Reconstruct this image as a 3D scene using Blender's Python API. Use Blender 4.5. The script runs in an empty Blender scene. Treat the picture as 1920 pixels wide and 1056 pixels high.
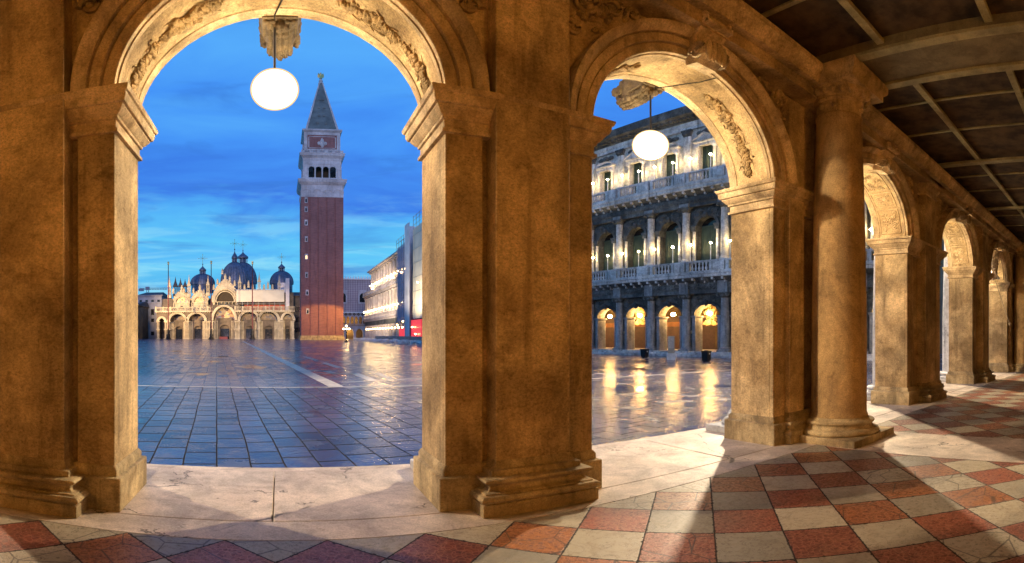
import bpy, bmesh, math, random
from mathutils import Vector, Matrix, noise
from math import sin, cos, tan, pi, radians, sqrt, atan, atan2, hypot
random.seed(7)
S = bpy.context.scene
C = S.collection

# ------------------------------------------------------------------ camera (stitched cylindrical panorama)
EYE = 1.75
FX, FY, PX0, PY0 = 1000.0, 740.0, 525.0, 628.0      # panorama calibration, photo pixels
cd = bpy.data.cameras.new('camera'); cam = bpy.data.objects.new('camera', cd); C.objects.link(cam)
cam.location = (0, 0, EYE)
cam.rotation_euler = (pi/2, 0, -(960-PX0)/FX)
cd.type = 'PANO'; cd.panorama_type = 'CENTRAL_CYLINDRICAL'
cd.central_cylindrical_range_u_min = -0.96
cd.central_cylindrical_range_u_max = 0.96
cd.central_cylindrical_range_v_min = -(1056-PY0)/FY
cd.central_cylindrical_range_v_max = PY0/FY
cd.central_cylindrical_radius = 1.0
cd.clip_start = 0.05; cd.clip_end = 4000
S.camera = cam

def az(px): return (px-PX0)/FX
def onY(px, Y):            # X of an image column on the vertical plane y = Y
    return Y*tan(az(px))
def zat(px, py, Y):        # height of an image point on the plane y = Y
    return EYE + (PY0-py)/FY*(Y/cos(az(px)))

# ------------------------------------------------------------------ world: dusk sky
S.view_settings.view_transform = 'Standard'; S.view_settings.look = 'None'
S.view_settings.exposure = 0.0; S.view_settings.gamma = 1.0
W = bpy.data.worlds.new('World'); S.world = W; W.use_nodes = True

class NT:
    """tiny node helper"""
    def __init__(s, nt): s.nt = nt; nt.nodes.clear()
    def n(s, t, ins=None, **kw):
        nd = s.nt.nodes.new(t)
        for k, v in kw.items(): setattr(nd, k, v)
        for k, v in (ins or {}).items():
            s.set(nd.inputs[k], v)
        return nd
    def set(s, inp, v):
        if isinstance(v, bpy.types.NodeSocket): s.nt.links.new(v, inp)
        elif isinstance(v, bpy.types.Node): s.nt.links.new(v.outputs[0], inp)
        else:
            if inp.type == 'RGBA' and len(v) == 3: v = (*v, 1)
            inp.default_value = v
    def m(s, op, a, b=0.0, c=None, clamp=False):
        nd = s.n('ShaderNodeMath', operation=op, use_clamp=clamp)
        s.set(nd.inputs[0], a); s.set(nd.inputs[1], b)
        if c is not None: s.set(nd.inputs[2], c)
        return nd.outputs[0]
    def mix(s, f, a, b, mode='MIX'):
        nd = s.n('ShaderNodeMix', data_type='RGBA', blend_type=mode)
        s.set(nd.inputs[0], f); s.set(nd.inputs[6], a); s.set(nd.inputs[7], b)
        return nd.outputs[2]
    def ramp(s, f, stops, interp='LINEAR'):
        nd = s.n('ShaderNodeValToRGB'); cr = nd.color_ramp; cr.interpolation = interp
        s.set(nd.inputs[0], f)
        while len(cr.elements) < len(stops): cr.elements.new(0.5)
        for e, (p, c) in zip(cr.elements, stops):
            e.position = p; e.color = (c, c, c, 1) if not hasattr(c, '__len__') else (*c, 1)
        return nd.outputs[0]
    def smooth(s, v, a, b):
        nd = s.n('ShaderNodeMapRange', interpolation_type='SMOOTHSTEP')
        s.set(nd.inputs[0], v); nd.inputs[1].default_value = a; nd.inputs[2].default_value = b
        return nd.outputs[0]
    def noise(s, vec, scale, detail=4, rough=.55, dist=0.0):
        nd = s.n('ShaderNodeTexNoise', {'Scale': scale, 'Detail': detail, 'Roughness': rough, 'Distortion': dist})
        if vec is not None: s.set(nd.inputs['Vector'], vec)
        return nd.outputs[0]
    def mapping(s, vec, scale=(1,1,1), rot=(0,0,0), loc=(0,0,0)):
        nd = s.n('ShaderNodeMapping'); s.set(nd.inputs[0], vec)
        nd.inputs[1].default_value = loc; nd.inputs[2].default_value = rot; nd.inputs[3].default_value = scale
        return nd.outputs[0]

w = NT(W.node_tree)
tc = w.n('ShaderNodeTexCoord')
sep = w.n('ShaderNodeSeparateXYZ', {0: tc.outputs['Generated']})
dz = sep.outputs[2]
cl1 = w.noise(w.mapping(tc.outputs['Generated'], (1.2, 1.2, 4.2), loc=(.35, 0, .1)), 1.9, 7, .55, .5)
cl2 = w.noise(w.mapping(tc.outputs['Generated'], (1, 1, 5.5), loc=(3, 1, 0)), 5.0, 6, .6, .6)
hz = w.m('ADD', dz, w.m('MULTIPLY', w.m('SUBTRACT', cl1, .5), .55))
base = w.ramp(hz, [(0.0, (.06,.34,.72)), (.08, (.085,.48,.88)), (.20, (.11,.58,.94)), (.29, (.075,.43,.93)),
                   (.36, (.037,.205,.80)), (.46, (.052,.29,.92)), (.60, (.085,.40,.96)), (.80, (.06,.32,.86))])
wisp = w.smooth(cl2, .52, .72)
lowm = w.smooth(dz, .40, .10)
sky = w.mix(w.m('MULTIPLY', w.smooth(cl2, .46, .66), w.m('MULTIPLY', lowm, .80)), base, (.30,.74,.95))
dark = w.smooth(w.noise(w.mapping(tc.outputs['Generated'], (1,1,5), loc=(7,2,1)), 3.0, 6, .55, .7), .54, .70)
sky = w.mix(w.m('MULTIPLY', dark, .55), sky, (.030,.17,.62))
nish = w.n('ShaderNodeTexSky', sky_type='NISHITA', sun_disc=False, sun_elevation=radians(-2), sun_rotation=radians(200))
bg = w.n('ShaderNodeBackground', {0: sky, 1: 1.0})
bg2 = w.n('ShaderNodeBackground', {0: nish, 1: .08})
add = w.n('ShaderNodeAddShader', {0: bg, 1: bg2})
w.n('ShaderNodeOutputWorld', {0: add})

# ------------------------------------------------------------------ lamps that light the square (floodlights, plus a fill added for the far wing)
def spot(name, loc, target, power, angle, color, size=.35, blend=.25):
    l = bpy.data.lights.new(name, 'SPOT'); l.energy = power; l.color = color; l.spot_size = radians(angle)
    l.spot_blend = blend; l.shadow_soft_size = size
    o = bpy.data.objects.new(name, l); C.objects.link(o); o.location = loc
    o.rotation_euler = (Vector(target)-Vector(loc)).to_track_quat('-Z', 'Y').to_euler()
    return o
def point(name, loc, power, color, size=.1):
    l = bpy.data.lights.new(name, 'POINT'); l.energy = power; l.color = color; l.shadow_soft_size = size
    o = bpy.data.objects.new(name, l); C.objects.link(o); o.location = loc
    return o
WARM = (1, .74, .42)
spot('floodlight_south', (23.0, 17.5, 14.5), (3.5, 3.6, 0), 42000, 62, (1, .80, .55), .3)
spot('floodlight_north', (-21, 19, 14.5), (2.5, 4.2, 1.0), 36000, 60, (1, .76, .50), .3)
spot('floodlight_basilica_left', (-47, 142, 15), (-31, 175, 14.5), 130000, 58, (1, .66, .30), .6, .7)
spot('floodlight_basilica_right', (1, 138, 15), (-12, 175, 8), 66000, 70, (1, .74, .44), .6, .7)
spot('fill_spot_wing', (6, 104, 9), (25, 124, 13), 52000, 60, (1, .76, .46), .5, .7)  # fill added in mid-air over the square to brighten the wing
spot('floodlight_tower_foot', (25, 131, 15), (10, 147, 0.2), 34000, 62, (1, .56, .09), .3, .3)
spot('spot_south_facade', (3, 22, 11), (24.5, 28, 13), 1900, 70, (.80, .86, 1), 1.0, .6)  # cool wide spot in mid-air, aimed at the palace front

# ------------------------------------------------------------------ materials
M = {}
def newmat(name):
    m = bpy.data.materials.new(name); m.use_nodes = True; M[name] = m
    return m, NT(m.node_tree)
def finish(t, col, rough=.8, bump=None, bstr=.3, bdist=.02, metal=0.0, spec=.5, emis=None, estr=0, coat=0):
    p = t.n('ShaderNodeBsdfPrincipled')
    t.set(p.inputs['Base Color'], col); t.set(p.inputs['Roughness'], rough); p.inputs['Metallic'].default_value = metal
    p.inputs['Specular IOR Level'].default_value = spec
    if coat: p.inputs['Coat Weight'].default_value = coat
    if bump is not None:
        b = t.n('ShaderNodeBump', {'Strength': bstr, 'Distance': bdist, 'Height': bump}); t.set(p.inputs['Normal'], b.outputs[0])
    if emis: t.set(p.inputs['Emission Color'], emis); p.inputs['Emission Strength'].default_value = estr
    t.n('ShaderNodeOutputMaterial', {0: p})
    return p
def stone(name, c1, c2, c3, sc=1.0, rough=.85, bstr=.5, bdist=.01, streak=.5, speck=.5, cracks=0, fine=70):
    """weathered stone / plaster: two tones, dark blotches, vertical streaks, pitting"""
    m, t = newmat(name)
    o = t.n('ShaderNodeTexCoord').outputs['Object']
    big = t.noise(o, 1.1*sc, 6, .62, .4)
    mid = t.noise(o, 6*sc, 6, .65)
    fin = t.noise(o, fine*sc, 3, .6)
    stk = t.noise(t.mapping(o, (9*sc, 9*sc, .7*sc)), 1.0, 5, .6)
    col = t.mix(t.smooth(big, .36, .66), c1, c2)
    col = t.mix(t.m('MULTIPLY', t.smooth(stk, .50, .74), streak), col, c3)
    col = t.mix(t.m('MULTIPLY', t.smooth(mid, .52, .72), .5*speck), col, c3)
    col = t.mix(t.m('MULTIPLY', t.smooth(fin, .56, .74), .55*speck), col, tuple(x*.45 for x in c3))
    gr = t.noise(o, fine*.62*sc, 5, .8); md = t.noise(o, 14*sc, 5, .75)
    k = t.m('ADD', 1-.34*speck, t.m('MULTIPLY', t.smooth(gr, .30, .68), .60*speck))
    k = t.m('MULTIPLY', k, t.m('ADD', 1-.08*speck, t.m('MULTIPLY', t.smooth(md, .32, .64), .14*speck)))
    lg = t.noise(t.mapping(o, (1.5*sc, 1.5*sc, .7*sc), loc=(5, 3, 2)), 1.0, 8, .66, .5)
    k = t.m('MULTIPLY', k, t.m('ADD', 1-.45*speck, t.m('MULTIPLY', t.smooth(lg, .34, .66), .80*speck)))
    kc = t.n('ShaderNodeCombineXYZ', {0: k, 1: k, 2: k})
    col = t.mix(1.0, col, kc.outputs[0], 'MULTIPLY')
    vor = t.n('ShaderNodeTexVoronoi', {'Vector': o, 'Scale': 34*sc}, feature='F1')
    pit = t.smooth(vor.outputs[0], .16, .05)
    pit = t.m('MULTIPLY', pit, t.smooth(mid, .50, .62))
    col = t.mix(t.m('MULTIPLY', pit, .6*speck), col, tuple(x*.3 for x in c3))
    h = t.m('ADD', t.m('MULTIPLY', mid, 1.0), t.m('MULTIPLY', gr, .5))
    h = t.m('SUBTRACT', h, t.m('MULTIPLY', pit, .5))
    if cracks:
        ds = t.noise(o, 2.2*sc, 5, .6)
        v2 = t.n('ShaderNodeTexVoronoi', {'Vector': t.n('ShaderNodeVectorMath', {0: o, 1: t.n('ShaderNodeCombineXYZ', {0: ds, 1: ds, 2: 0})}, operation='ADD'), 'Scale': cracks}, feature='DISTANCE_TO_EDGE')
        ck = t.m('MULTIPLY', t.smooth(v2.outputs[0], .014, .003), t.smooth(t.noise(o, 1.7, 2), .50, .56))
        col = t.mix(t.m('MULTIPLY', ck, .85), col, tuple(x*.2 for x in c3))
        h = t.m('SUBTRACT', h, t.m('MULTIPLY', ck, .8))
    r = t.m('ADD', rough-.12, t.m('MULTIPLY', mid, .24))
    finish(t, col, r, h, bstr, bdist)
    return m
stone('plaster', (.60,.43,.215), (.34,.225,.100), (.12,.070,.028), .9, .88, .9, .014, .55, .95, 0)
stone('carved_stone', (.62,.46,.26), (.42,.29,.145), (.13,.080,.034), 1.4, .85, .8, .012, .45, .9)
stone('keystone_stone', (.17,.12,.06), (.10,.068,.034), (.04,.026,.014), 2.4, .85, .8, .012, .3, .9)
stone('carving_patina', (.46,.31,.14), (.30,.20,.08), (.05,.03,.015), 2.4, .85, .8, .012, .3, .9)
stone('base_stone', (.50,.38,.20), (.30,.21,.10), (.085,.062,.030), 1.6, .85, .8, .014, .5, .9)
stone('column_stone', (.50,.32,.13), (.33,.20,.08), (.13,.075,.03), 1.0, .85, .6, .01, .4, .9, 0, 90)
stone('threshold_stone', (.58,.48,.38), (.45,.36,.28), (.22,.17,.12), 1.5, .50, .25, .006, .0, .7, .8)
stone('istrian_white', (.60,.58,.55), (.42,.41,.39), (.07,.07,.07), .35, .7, .5, .03, .8, .8, 0, 20)
stone('sooty_stone', (.135,.135,.125), (.055,.055,.05), (.012,.012,.011), .5, .75, .6, .04, .6, 1, 0, 12)
stone('grimy_column', (.32,.32,.32), (.17,.17,.17), (.03,.03,.03), .5, .7, .4, .02, .6, .6, 0, 16)
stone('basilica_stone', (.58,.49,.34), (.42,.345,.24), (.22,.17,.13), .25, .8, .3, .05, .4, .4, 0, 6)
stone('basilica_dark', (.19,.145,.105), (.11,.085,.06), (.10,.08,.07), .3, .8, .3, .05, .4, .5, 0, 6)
stone('white_tower_stone', (.56,.50,.50), (.46,.40,.40), (.24,.18,.17), .18, .8, .3, .05, .5, .4, 0, 5)
stone('grey_plaster', (.38,.38,.42), (.30,.30,.34), (.16,.16,.18), .2, .85, .2, .05, .3, .3, 0, 5)
stone('wood_old', (.30,.25,.12), (.20,.165,.08), (.12,.10,.05), 2.0, .8, .4, .004, .1, .6)
stone('wood_board', (.16,.12,.06), (.11,.08,.04), (.05,.035,.02), 2.0, .85, .4, .004, .2, .6)

def plain(name, col, rough=.6, metal=0.0, var=.25, sc=3.0, bstr=.15, emis=None, estr=0, spec=.5):
    m, t = newmat(name)
    o = t.n('ShaderNodeTexCoord').outputs['Object']
    nz = t.noise(o, sc, 5, .6)
    c = t.mix(t.smooth(nz, .3, .7), tuple(x*(1-var) for x in col), tuple(min(1, x*(1+var*.5)) for x in col))
    finish(t, c, rough, nz, bstr, .01, metal, spec, emis, estr)
    return m
plain('iron', (.03,.026,.022), .5, .6)
plain('iron_dark', (.015,.015,.016), .45, .3)
plain('lead_dome', (.10,.125,.20), .45, .5, .35, .6, .3)
plain('slate_roof', (.055,.05,.06), .8, 0, .3, .8)
plain('copper_green', (.13,.145,.14), .6, .2, .4, .4, .2)
plain('gold_leaf', (.75,.52,.18), .35, .9)
plain('glass_dark', (.012,.013,.016), .12, 0, .3, 1)
plain('shutter_green', (.035,.06,.045), .6, 0, .4, 1.2)
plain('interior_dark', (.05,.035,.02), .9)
plain('interior_warm', (.13,.088,.042), .9, 0, .4, .7)
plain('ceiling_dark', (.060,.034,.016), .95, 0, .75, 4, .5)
plain('cloth_white', (.62,.55,.47), .8, 0, .2, 8, .3)
plain('cloth_gold', (.42,.32,.16), .8, 0, .3, 4, .3)
plain('rope', (.45,.36,.22), .9)
plain('red_marble_door', (.20,.03,.03), .5)
plain('white_paint', (.82,.81,.79), .5)
plain('grey_metal', (.30,.31,.34), .5, .4)
plain('roller_shutter', (.46,.42,.34), .55, .1, .2, 2)
plain('shop_sign', (.26,.10,.03), .6)
plain('shop_dark', (.09,.045,.03), .6)
plain('net_white', (.66,.62,.64), .9, 0, .25, .25)
plain('net_blue', (.24,.27,.42), .9, 0, .3, .2)
plain('net_cream', (.62,.56,.46), .9, 0, .1, .3)
plain('scaffold_red', (.40,.07,.04), .7)
plain('flag_red', (.12,.02,.02), .6)
plain('crane_paint', (.20,.22,.30), .6)
plain('barrier', (.30,.27,.24), .7, 0, .5, 2)
plain('globe_lit', (.9,.85,.75), .3, emis=(1,.78,.48), estr=56)
plain('globe_warm', (.9,.8,.6), .3, emis=(1,.56,.17), estr=330)
plain('globe_inside', (.9,.8,.6), .3, emis=(1,.47,.095), estr=330)
plain('bulb_lit', (.9,.85,.75), .3, emis=(1,.68,.27), estr=330)
plain('bulb_mid', (.9,.85,.75), .3, emis=(1,.66,.26), estr=260)
plain('bulb_street', (.9,.85,.75), .3, emis=(1,.68,.30), estr=13)
plain('bulb_far', (.9,.85,.75), .3, emis=(1,.62,.24), estr=34)
plain('window_lit', (.9,.7,.3), .3, emis=(1,.62,.2), estr=2.2)
plain('red_lit', (.7,.05,.05), .4, emis=(1,.04,.08), estr=.8)
plain('violet_lit', (.3,.1,.6), .4, emis=(.35,.15,1), estr=3)

m_, t_ = newmat('net_sheer')
o_ = t_.n('ShaderNodeTexCoord').outputs['Object']; n_ = t_.noise(o_, .35, 4)
p_ = finish(t_, t_.mix(n_, (.20,.24,.42), (.34,.38,.56)), .95, n_, .2, .05); p_.inputs['Alpha'].default_value = .74
m_, t_ = newmat('globe_lit')
lw_ = t_.n('ShaderNodeLayerWeight', {0: .5}).outputs[1]
e_ = t_.m('ADD', 1.1, t_.m('MULTIPLY', t_.smooth(lw_, .66, .25), 78.0))
em_ = t_.n('ShaderNodeEmission', {0: t_.mix(t_.smooth(lw_, .80, .50), (1, .66, .30), (1, .80, .50)), 1: e_})
t_.n('ShaderNodeOutputMaterial', {0: em_})
def mosaic(name, cols, sc):
    m, t = newmat(name)
    o = t.n('ShaderNodeTexCoord').outputs['Object']
    v = t.n('ShaderNodeTexVoronoi', {'Vector': o, 'Scale': sc}, feature='F1')
    s2 = t.n('ShaderNodeSeparateColor', {0: v.outputs[1]})
    nz = t.noise(o, sc*.8, 3)
    c = t.ramp(t.m('ADD', t.m('MULTIPLY', s2.outputs[0], .5), t.m('MULTIPLY', nz, .5)), cols, 'CONSTANT')
    finish(t, c, .5, nz, .2, .03)
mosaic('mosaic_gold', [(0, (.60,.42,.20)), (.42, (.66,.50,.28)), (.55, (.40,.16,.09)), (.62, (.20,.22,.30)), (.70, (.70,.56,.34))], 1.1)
mosaic('mosaic_shaded', [(0, (.17,.11,.05)), (.42, (.24,.16,.08)), (.55, (.12,.05,.03)), (.62, (.06,.07,.10)), (.70, (.24,.17,.09))], 1.1)  # darkened copy of the gold mosaic, portal shade put into its colour

# brick of the tower and the patterned pink wall
def brick(name, c1, c2, mort, w_, h_, ms, rot=0, diag=False):
    m, t = newmat(name)
    o = t.n('ShaderNodeTexCoord').outputs['Object']
    sp = t.n('ShaderNodeSeparateXYZ', {0: o})
    uv = t.n('ShaderNodeCombineXYZ', {0: t.m('ADD', sp.outputs[0], sp.outputs[1]), 1: sp.outputs[2], 2: 0})
    vec = t.mapping(uv, rot=(0,0,rot))
    if diag:
        ck = t.n('ShaderNodeTexChecker', {0: vec, 1: c1, 2: c2, 3: 1/w_}); col = ck.outputs[0]; h = None
    else:
        b = t.n('ShaderNodeTexBrick', {'Vector': vec, 'Color1': c1, 'Color2': c2, 'Mortar': mort, 'Scale': 1.0, 'Mortar Size': ms, 'Brick Width': w_, 'Row Height': h_})
        col = b.outputs[0]; h = b.outputs[1]
    big = t.noise(o, .15, 6, .65); mid = t.noise(t.mapping(o, (1,1,.12)), 1.6, 5, .6)
    col = t.mix(t.m('MULTIPLY', t.smooth(big, .42, .68), .45), col, tuple(x*.5 for x in c1))
    col = t.mix(t.m('MULTIPLY', t.smooth(mid, .50, .70), .45), col, tuple(x*.42 for x in c1))
    finish(t, col, .85, t.noise(o, 3, 4), .4, .05)
brick('tower_brick', (.33,.125,.115), (.24,.085,.085), (.20,.13,.11), .9, .30, .03)
brick('pink_lozenge', (.50,.40,.40), (.30,.23,.26), (.4,.3,.3), .62, .3, .02, radians(45), True)

# ---- the checkered marble pavement of the arcade, laid at 45 degrees to the wall
PT, U0, V0 = .452, 3.48, -.35
def tile_material():
    m, t = newmat('marble_checker')
    o = t.n('ShaderNodeTexCoord').outputs['Object']
    sp = t.n('ShaderNodeSeparateXYZ', {0: o}); x, y = sp.outputs[0], sp.outputs[1]
    u = t.m('DIVIDE', t.m('SUBTRACT', t.m('MULTIPLY', t.m('ADD', x, y), .70711), U0), PT)
    v = t.m('DIVIDE', t.m('SUBTRACT', t.m('MULTIPLY', t.m('SUBTRACT', x, y), .70711), V0), PT)
    wob = t.m('MULTIPLY', t.m('SUBTRACT', t.noise(o, 9, 3), .5), .022)
    u = t.m('ADD', u, wob); v = t.m('ADD', v, wob)
    iu, iv = t.m('FLOOR', u), t.m('FLOOR', v)
    par = t.m('FLOORED_MODULO', t.m('ADD', iu, iv), 2.0)
    fu, fv = t.m('SUBTRACT', u, iu), t.m('SUBTRACT', v, iv)
    e = t.m('MINIMUM', t.m('MINIMUM', fu, t.m('SUBTRACT', 1.0, fu)), t.m('MINIMUM', fv, t.m('SUBTRACT', 1.0, fv)))
    cell = t.n('ShaderNodeCombineXYZ', {0: iu, 1: iv, 2: 0})
    wn = t.n('ShaderNodeTexWhiteNoise', {0: cell}, noise_dimensions='3D')
    rs = t.n('ShaderNodeSeparateColor', {0: wn.outputs[1]})
    # every slab has its own veining: shift the coordinates by a random amount per cell
    off = t.n('ShaderNodeVectorMath', {0: wn.outputs[1], 1: (13, 17, 9)}, operation='MULTIPLY')
    oc = t.n('ShaderNodeVectorMath', {0: o, 1: off.outputs[0]}, operation='ADD').outputs[0]
    n1 = t.noise(oc, 5, 8, .7, 1.2); n2 = t.noise(oc, 34, 5, .7); n3 = t.noise(oc, 2.2, 5, .6, .8)
    vo = t.n('ShaderNodeTexVoronoi', {'Vector': oc, 'Scale': 26}, feature='DISTANCE_TO_EDGE')
    red = t.mix(rs.outputs[0], (.27,.058,.022), (.13,.026,.014))
    red = t.mix(t.m('MULTIPLY', t.smooth(rs.outputs[1], .55, .9), .75), red, (.33,.125,.030))
    red = t.mix(t.m('MULTIPLY', t.smooth(n2, .46, .62), .75), red, (.07,.016,.010))
    red = t.mix(t.m('MULTIPLY', t.smooth(vo.outputs[0], .10, .02), .35), red, (.52,.24,.15))
    wht = t.mix(rs.outputs[2], (.46,.39,.27), (.20,.185,.15))
    wht = t.mix(t.m('MULTIPLY', t.smooth(n2, .54, .66), t.m('MULTIPLY', t.smooth(rs.outputs[1], .3, .8), .8)), wht, (.10,.09,.06))
    wht = t.mix(t.m('MULTIPLY', t.smooth(n3, .5, .7), .35), wht, (.27,.21,.13))
    col = t.mix(par, wht, red)
    bl = t.noise(oc, 7, 6, .75, 1.5)
    col = t.mix(t.m('MULTIPLY', t.smooth(bl, .50, .66), .5), col, t.mix(par, (.20,.16,.10), (.30,.13,.07)))
    v3 = t.n('ShaderNodeTexVoronoi', {'Vector': oc, 'Scale': 3.1}, feature='DISTANCE_TO_EDGE')
    crk = t.m('MULTIPLY', t.smooth(t.m('ADD', v3.outputs[0], t.m('MULTIPLY', t.m('SUBTRACT', n2, .5), .06)), .020, .004), t.m('GREATER_THAN', rs.outputs[1], .62))
    col = t.mix(t.m('MULTIPLY', crk, .8), col, (.02,.013,.009))
    vein = t.m('ABSOLUTE', t.m('SUBTRACT', n1, .5))
    col = t.mix(t.m('MULTIPLY', t.smooth(vein, .012, .002), .55), col, (.03,.02,.015))
    dirt = t.smooth(t.noise(o, 1.3, 5, .65), .46, .72)
    col = t.mix(t.m('MULTIPLY', dirt, .5), col, (.07,.045,.022))
    chip = t.m('MULTIPLY', t.smooth(t.noise(o, 26, 4, .7), .50, .72), .030)
    g = t.smooth(t.m('SUBTRACT', e, chip), .018, .005)
    col = t.mix(g, col, (.018,.013,.010))
    h = t.m('SUBTRACT', t.m('MULTIPLY', n2, .4), t.m('MULTIPLY', g, .25))
    tilt = t.m('MULTIPLY', t.m('ADD', t.m('MULTIPLY', fu, rs.outputs[0]), t.m('MULTIPLY', fv, rs.outputs[1])), .35)
    h = t.m('ADD', h, tilt)
    r = t.m('ADD', .24, t.m('ADD', t.m('MULTIPLY', n1, .22), t.m('MULTIPLY', t.smooth(n2, .45, .65), .28)))
    r = t.m('ADD', r, t.m('MULTIPLY', g, .5))
    finish(t, col, r, h, .5, .008)
tile_material()

# ---- wet stone slabs of the square
def piazza_material():
    m, t = newmat('wet_slabs')
    o = t.n('ShaderNodeTexCoord').outputs['Object']
    wob = t.noise(o, .8, 2); wv = t.n('ShaderNodeCombineXYZ', {0: t.m('MULTIPLY', t.m('SUBTRACT', wob, .5), .05), 1: 0, 2: 0})
    o2 = t.n('ShaderNodeVectorMath', {0: o, 1: wv}, operation='ADD').outputs[0]
    vec = t.mapping(t.mapping(o2, rot=(0, 0, radians(90-6.8))), (.5, 1, 1))
    b = t.n('ShaderNodeTexBrick', {'Vector': vec, 'Color1': (0,0,0), 'Color2': (1,1,1), 'Mortar': (.5,.5,.5), 'Scale': 1.0,
            'Mortar Size': .011, 'Mortar Smooth': .3, 'Brick Width': .29, 'Row Height': .37, 'Bias': 0.0}, offset=.43)
    rnd = t.n('ShaderNodeSeparateColor', {0: b.outputs[0]}).outputs[0]
    mort = t.m('MULTIPLY', b.outputs[1], t.m('ADD', .22, t.m('MULTIPLY', t.m('LESS_THAN', t.n('ShaderNodeSeparateXYZ', {0: o}).outputs[1], 14.3), .78)))
    n1 = t.noise(o, 2.3, 6, .65); n2 = t.noise(o, 30, 4, .7); pud = t.noise(t.mapping(o, (1,.7,1)), .42, 4, .5)
    col = t.mix(rnd, (.050,.070,.175), (.014,.022,.062))  # blue of the reflected sky put into the slab colour
    col = t.mix(t.m('MULTIPLY', t.smooth(n1, .45, .7), .5), col, (.13,.13,.16))
    col = t.mix(t.m('MULTIPLY', t.smooth(n2, .56, .7), .35), col, (.20,.19,.18))
    col = t.mix(mort, col, (.004,.004,.006))
    r = t.m('ADD', .09, t.m('MULTIPLY', t.smooth(n1, .3, .75), .13))
    r = t.m('ADD', r, t.m('MULTIPLY', rnd, .13))
    pd = t.smooth(pud, .58, .66)
    r = t.m('MULTIPLY', r, t.m('SUBTRACT', 1.0, t.m('MULTIPLY', pd, .85)))
    dry = t.m('SUBTRACT', 1.0, pd)
    rip = t.noise(t.mapping(o, (1.0, 1.6, 1)), 3.4, 4, .55, .3)
    h = t.m('ADD', t.m('MULTIPLY', t.m('MULTIPLY', n2, .10), dry), t.m('MULTIPLY', rip, .85))
    h = t.m('ADD', h, t.m('MULTIPLY', rnd, t.m('MULTIPLY', dry, .35)))
    h = t.m('ADD', h, t.m('MULTIPLY', t.noise(o, 11, 4, .7), t.m('MULTIPLY', dry, .45)))
    h = t.m('SUBTRACT', h, t.m('MULTIPLY', mort, t.m('MULTIPLY', dry, .15)))
    r = t.m('ADD', r, t.m('MULTIPLY', t.m('MULTIPLY', mort, dry), .7))
    pr = finish(t, col, r, h, .60, .016, 0, 1.0)
    t.set(pr.inputs['Specular IOR Level'], t.m('ADD', .45, t.m('SUBTRACT', t.m('MULTIPLY', rnd, .75), t.m('MULTIPLY', t.m('MULTIPLY', mort, dry), .62))))
piazza_material()
def whiteline_material():
    m, t = newmat('white_stone_line')
    o = t.n('ShaderNodeTexCoord').outputs['Object']
    n1 = t.noise(o, 2.0, 6, .65); n2 = t.noise(o, 18, 4, .6)
    col = t.mix(t.smooth(n1, .35, .65), (.58,.53,.47), (.36,.33,.30))
    col = t.mix(t.m('MULTIPLY', t.smooth(n2, .55, .7), .4), col, (.14,.13,.12))
    finish(t, col, t.m('ADD', .22, t.m('MULTIPLY', n1, .2)), n2, .2, .01)
whiteline_material()

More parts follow.
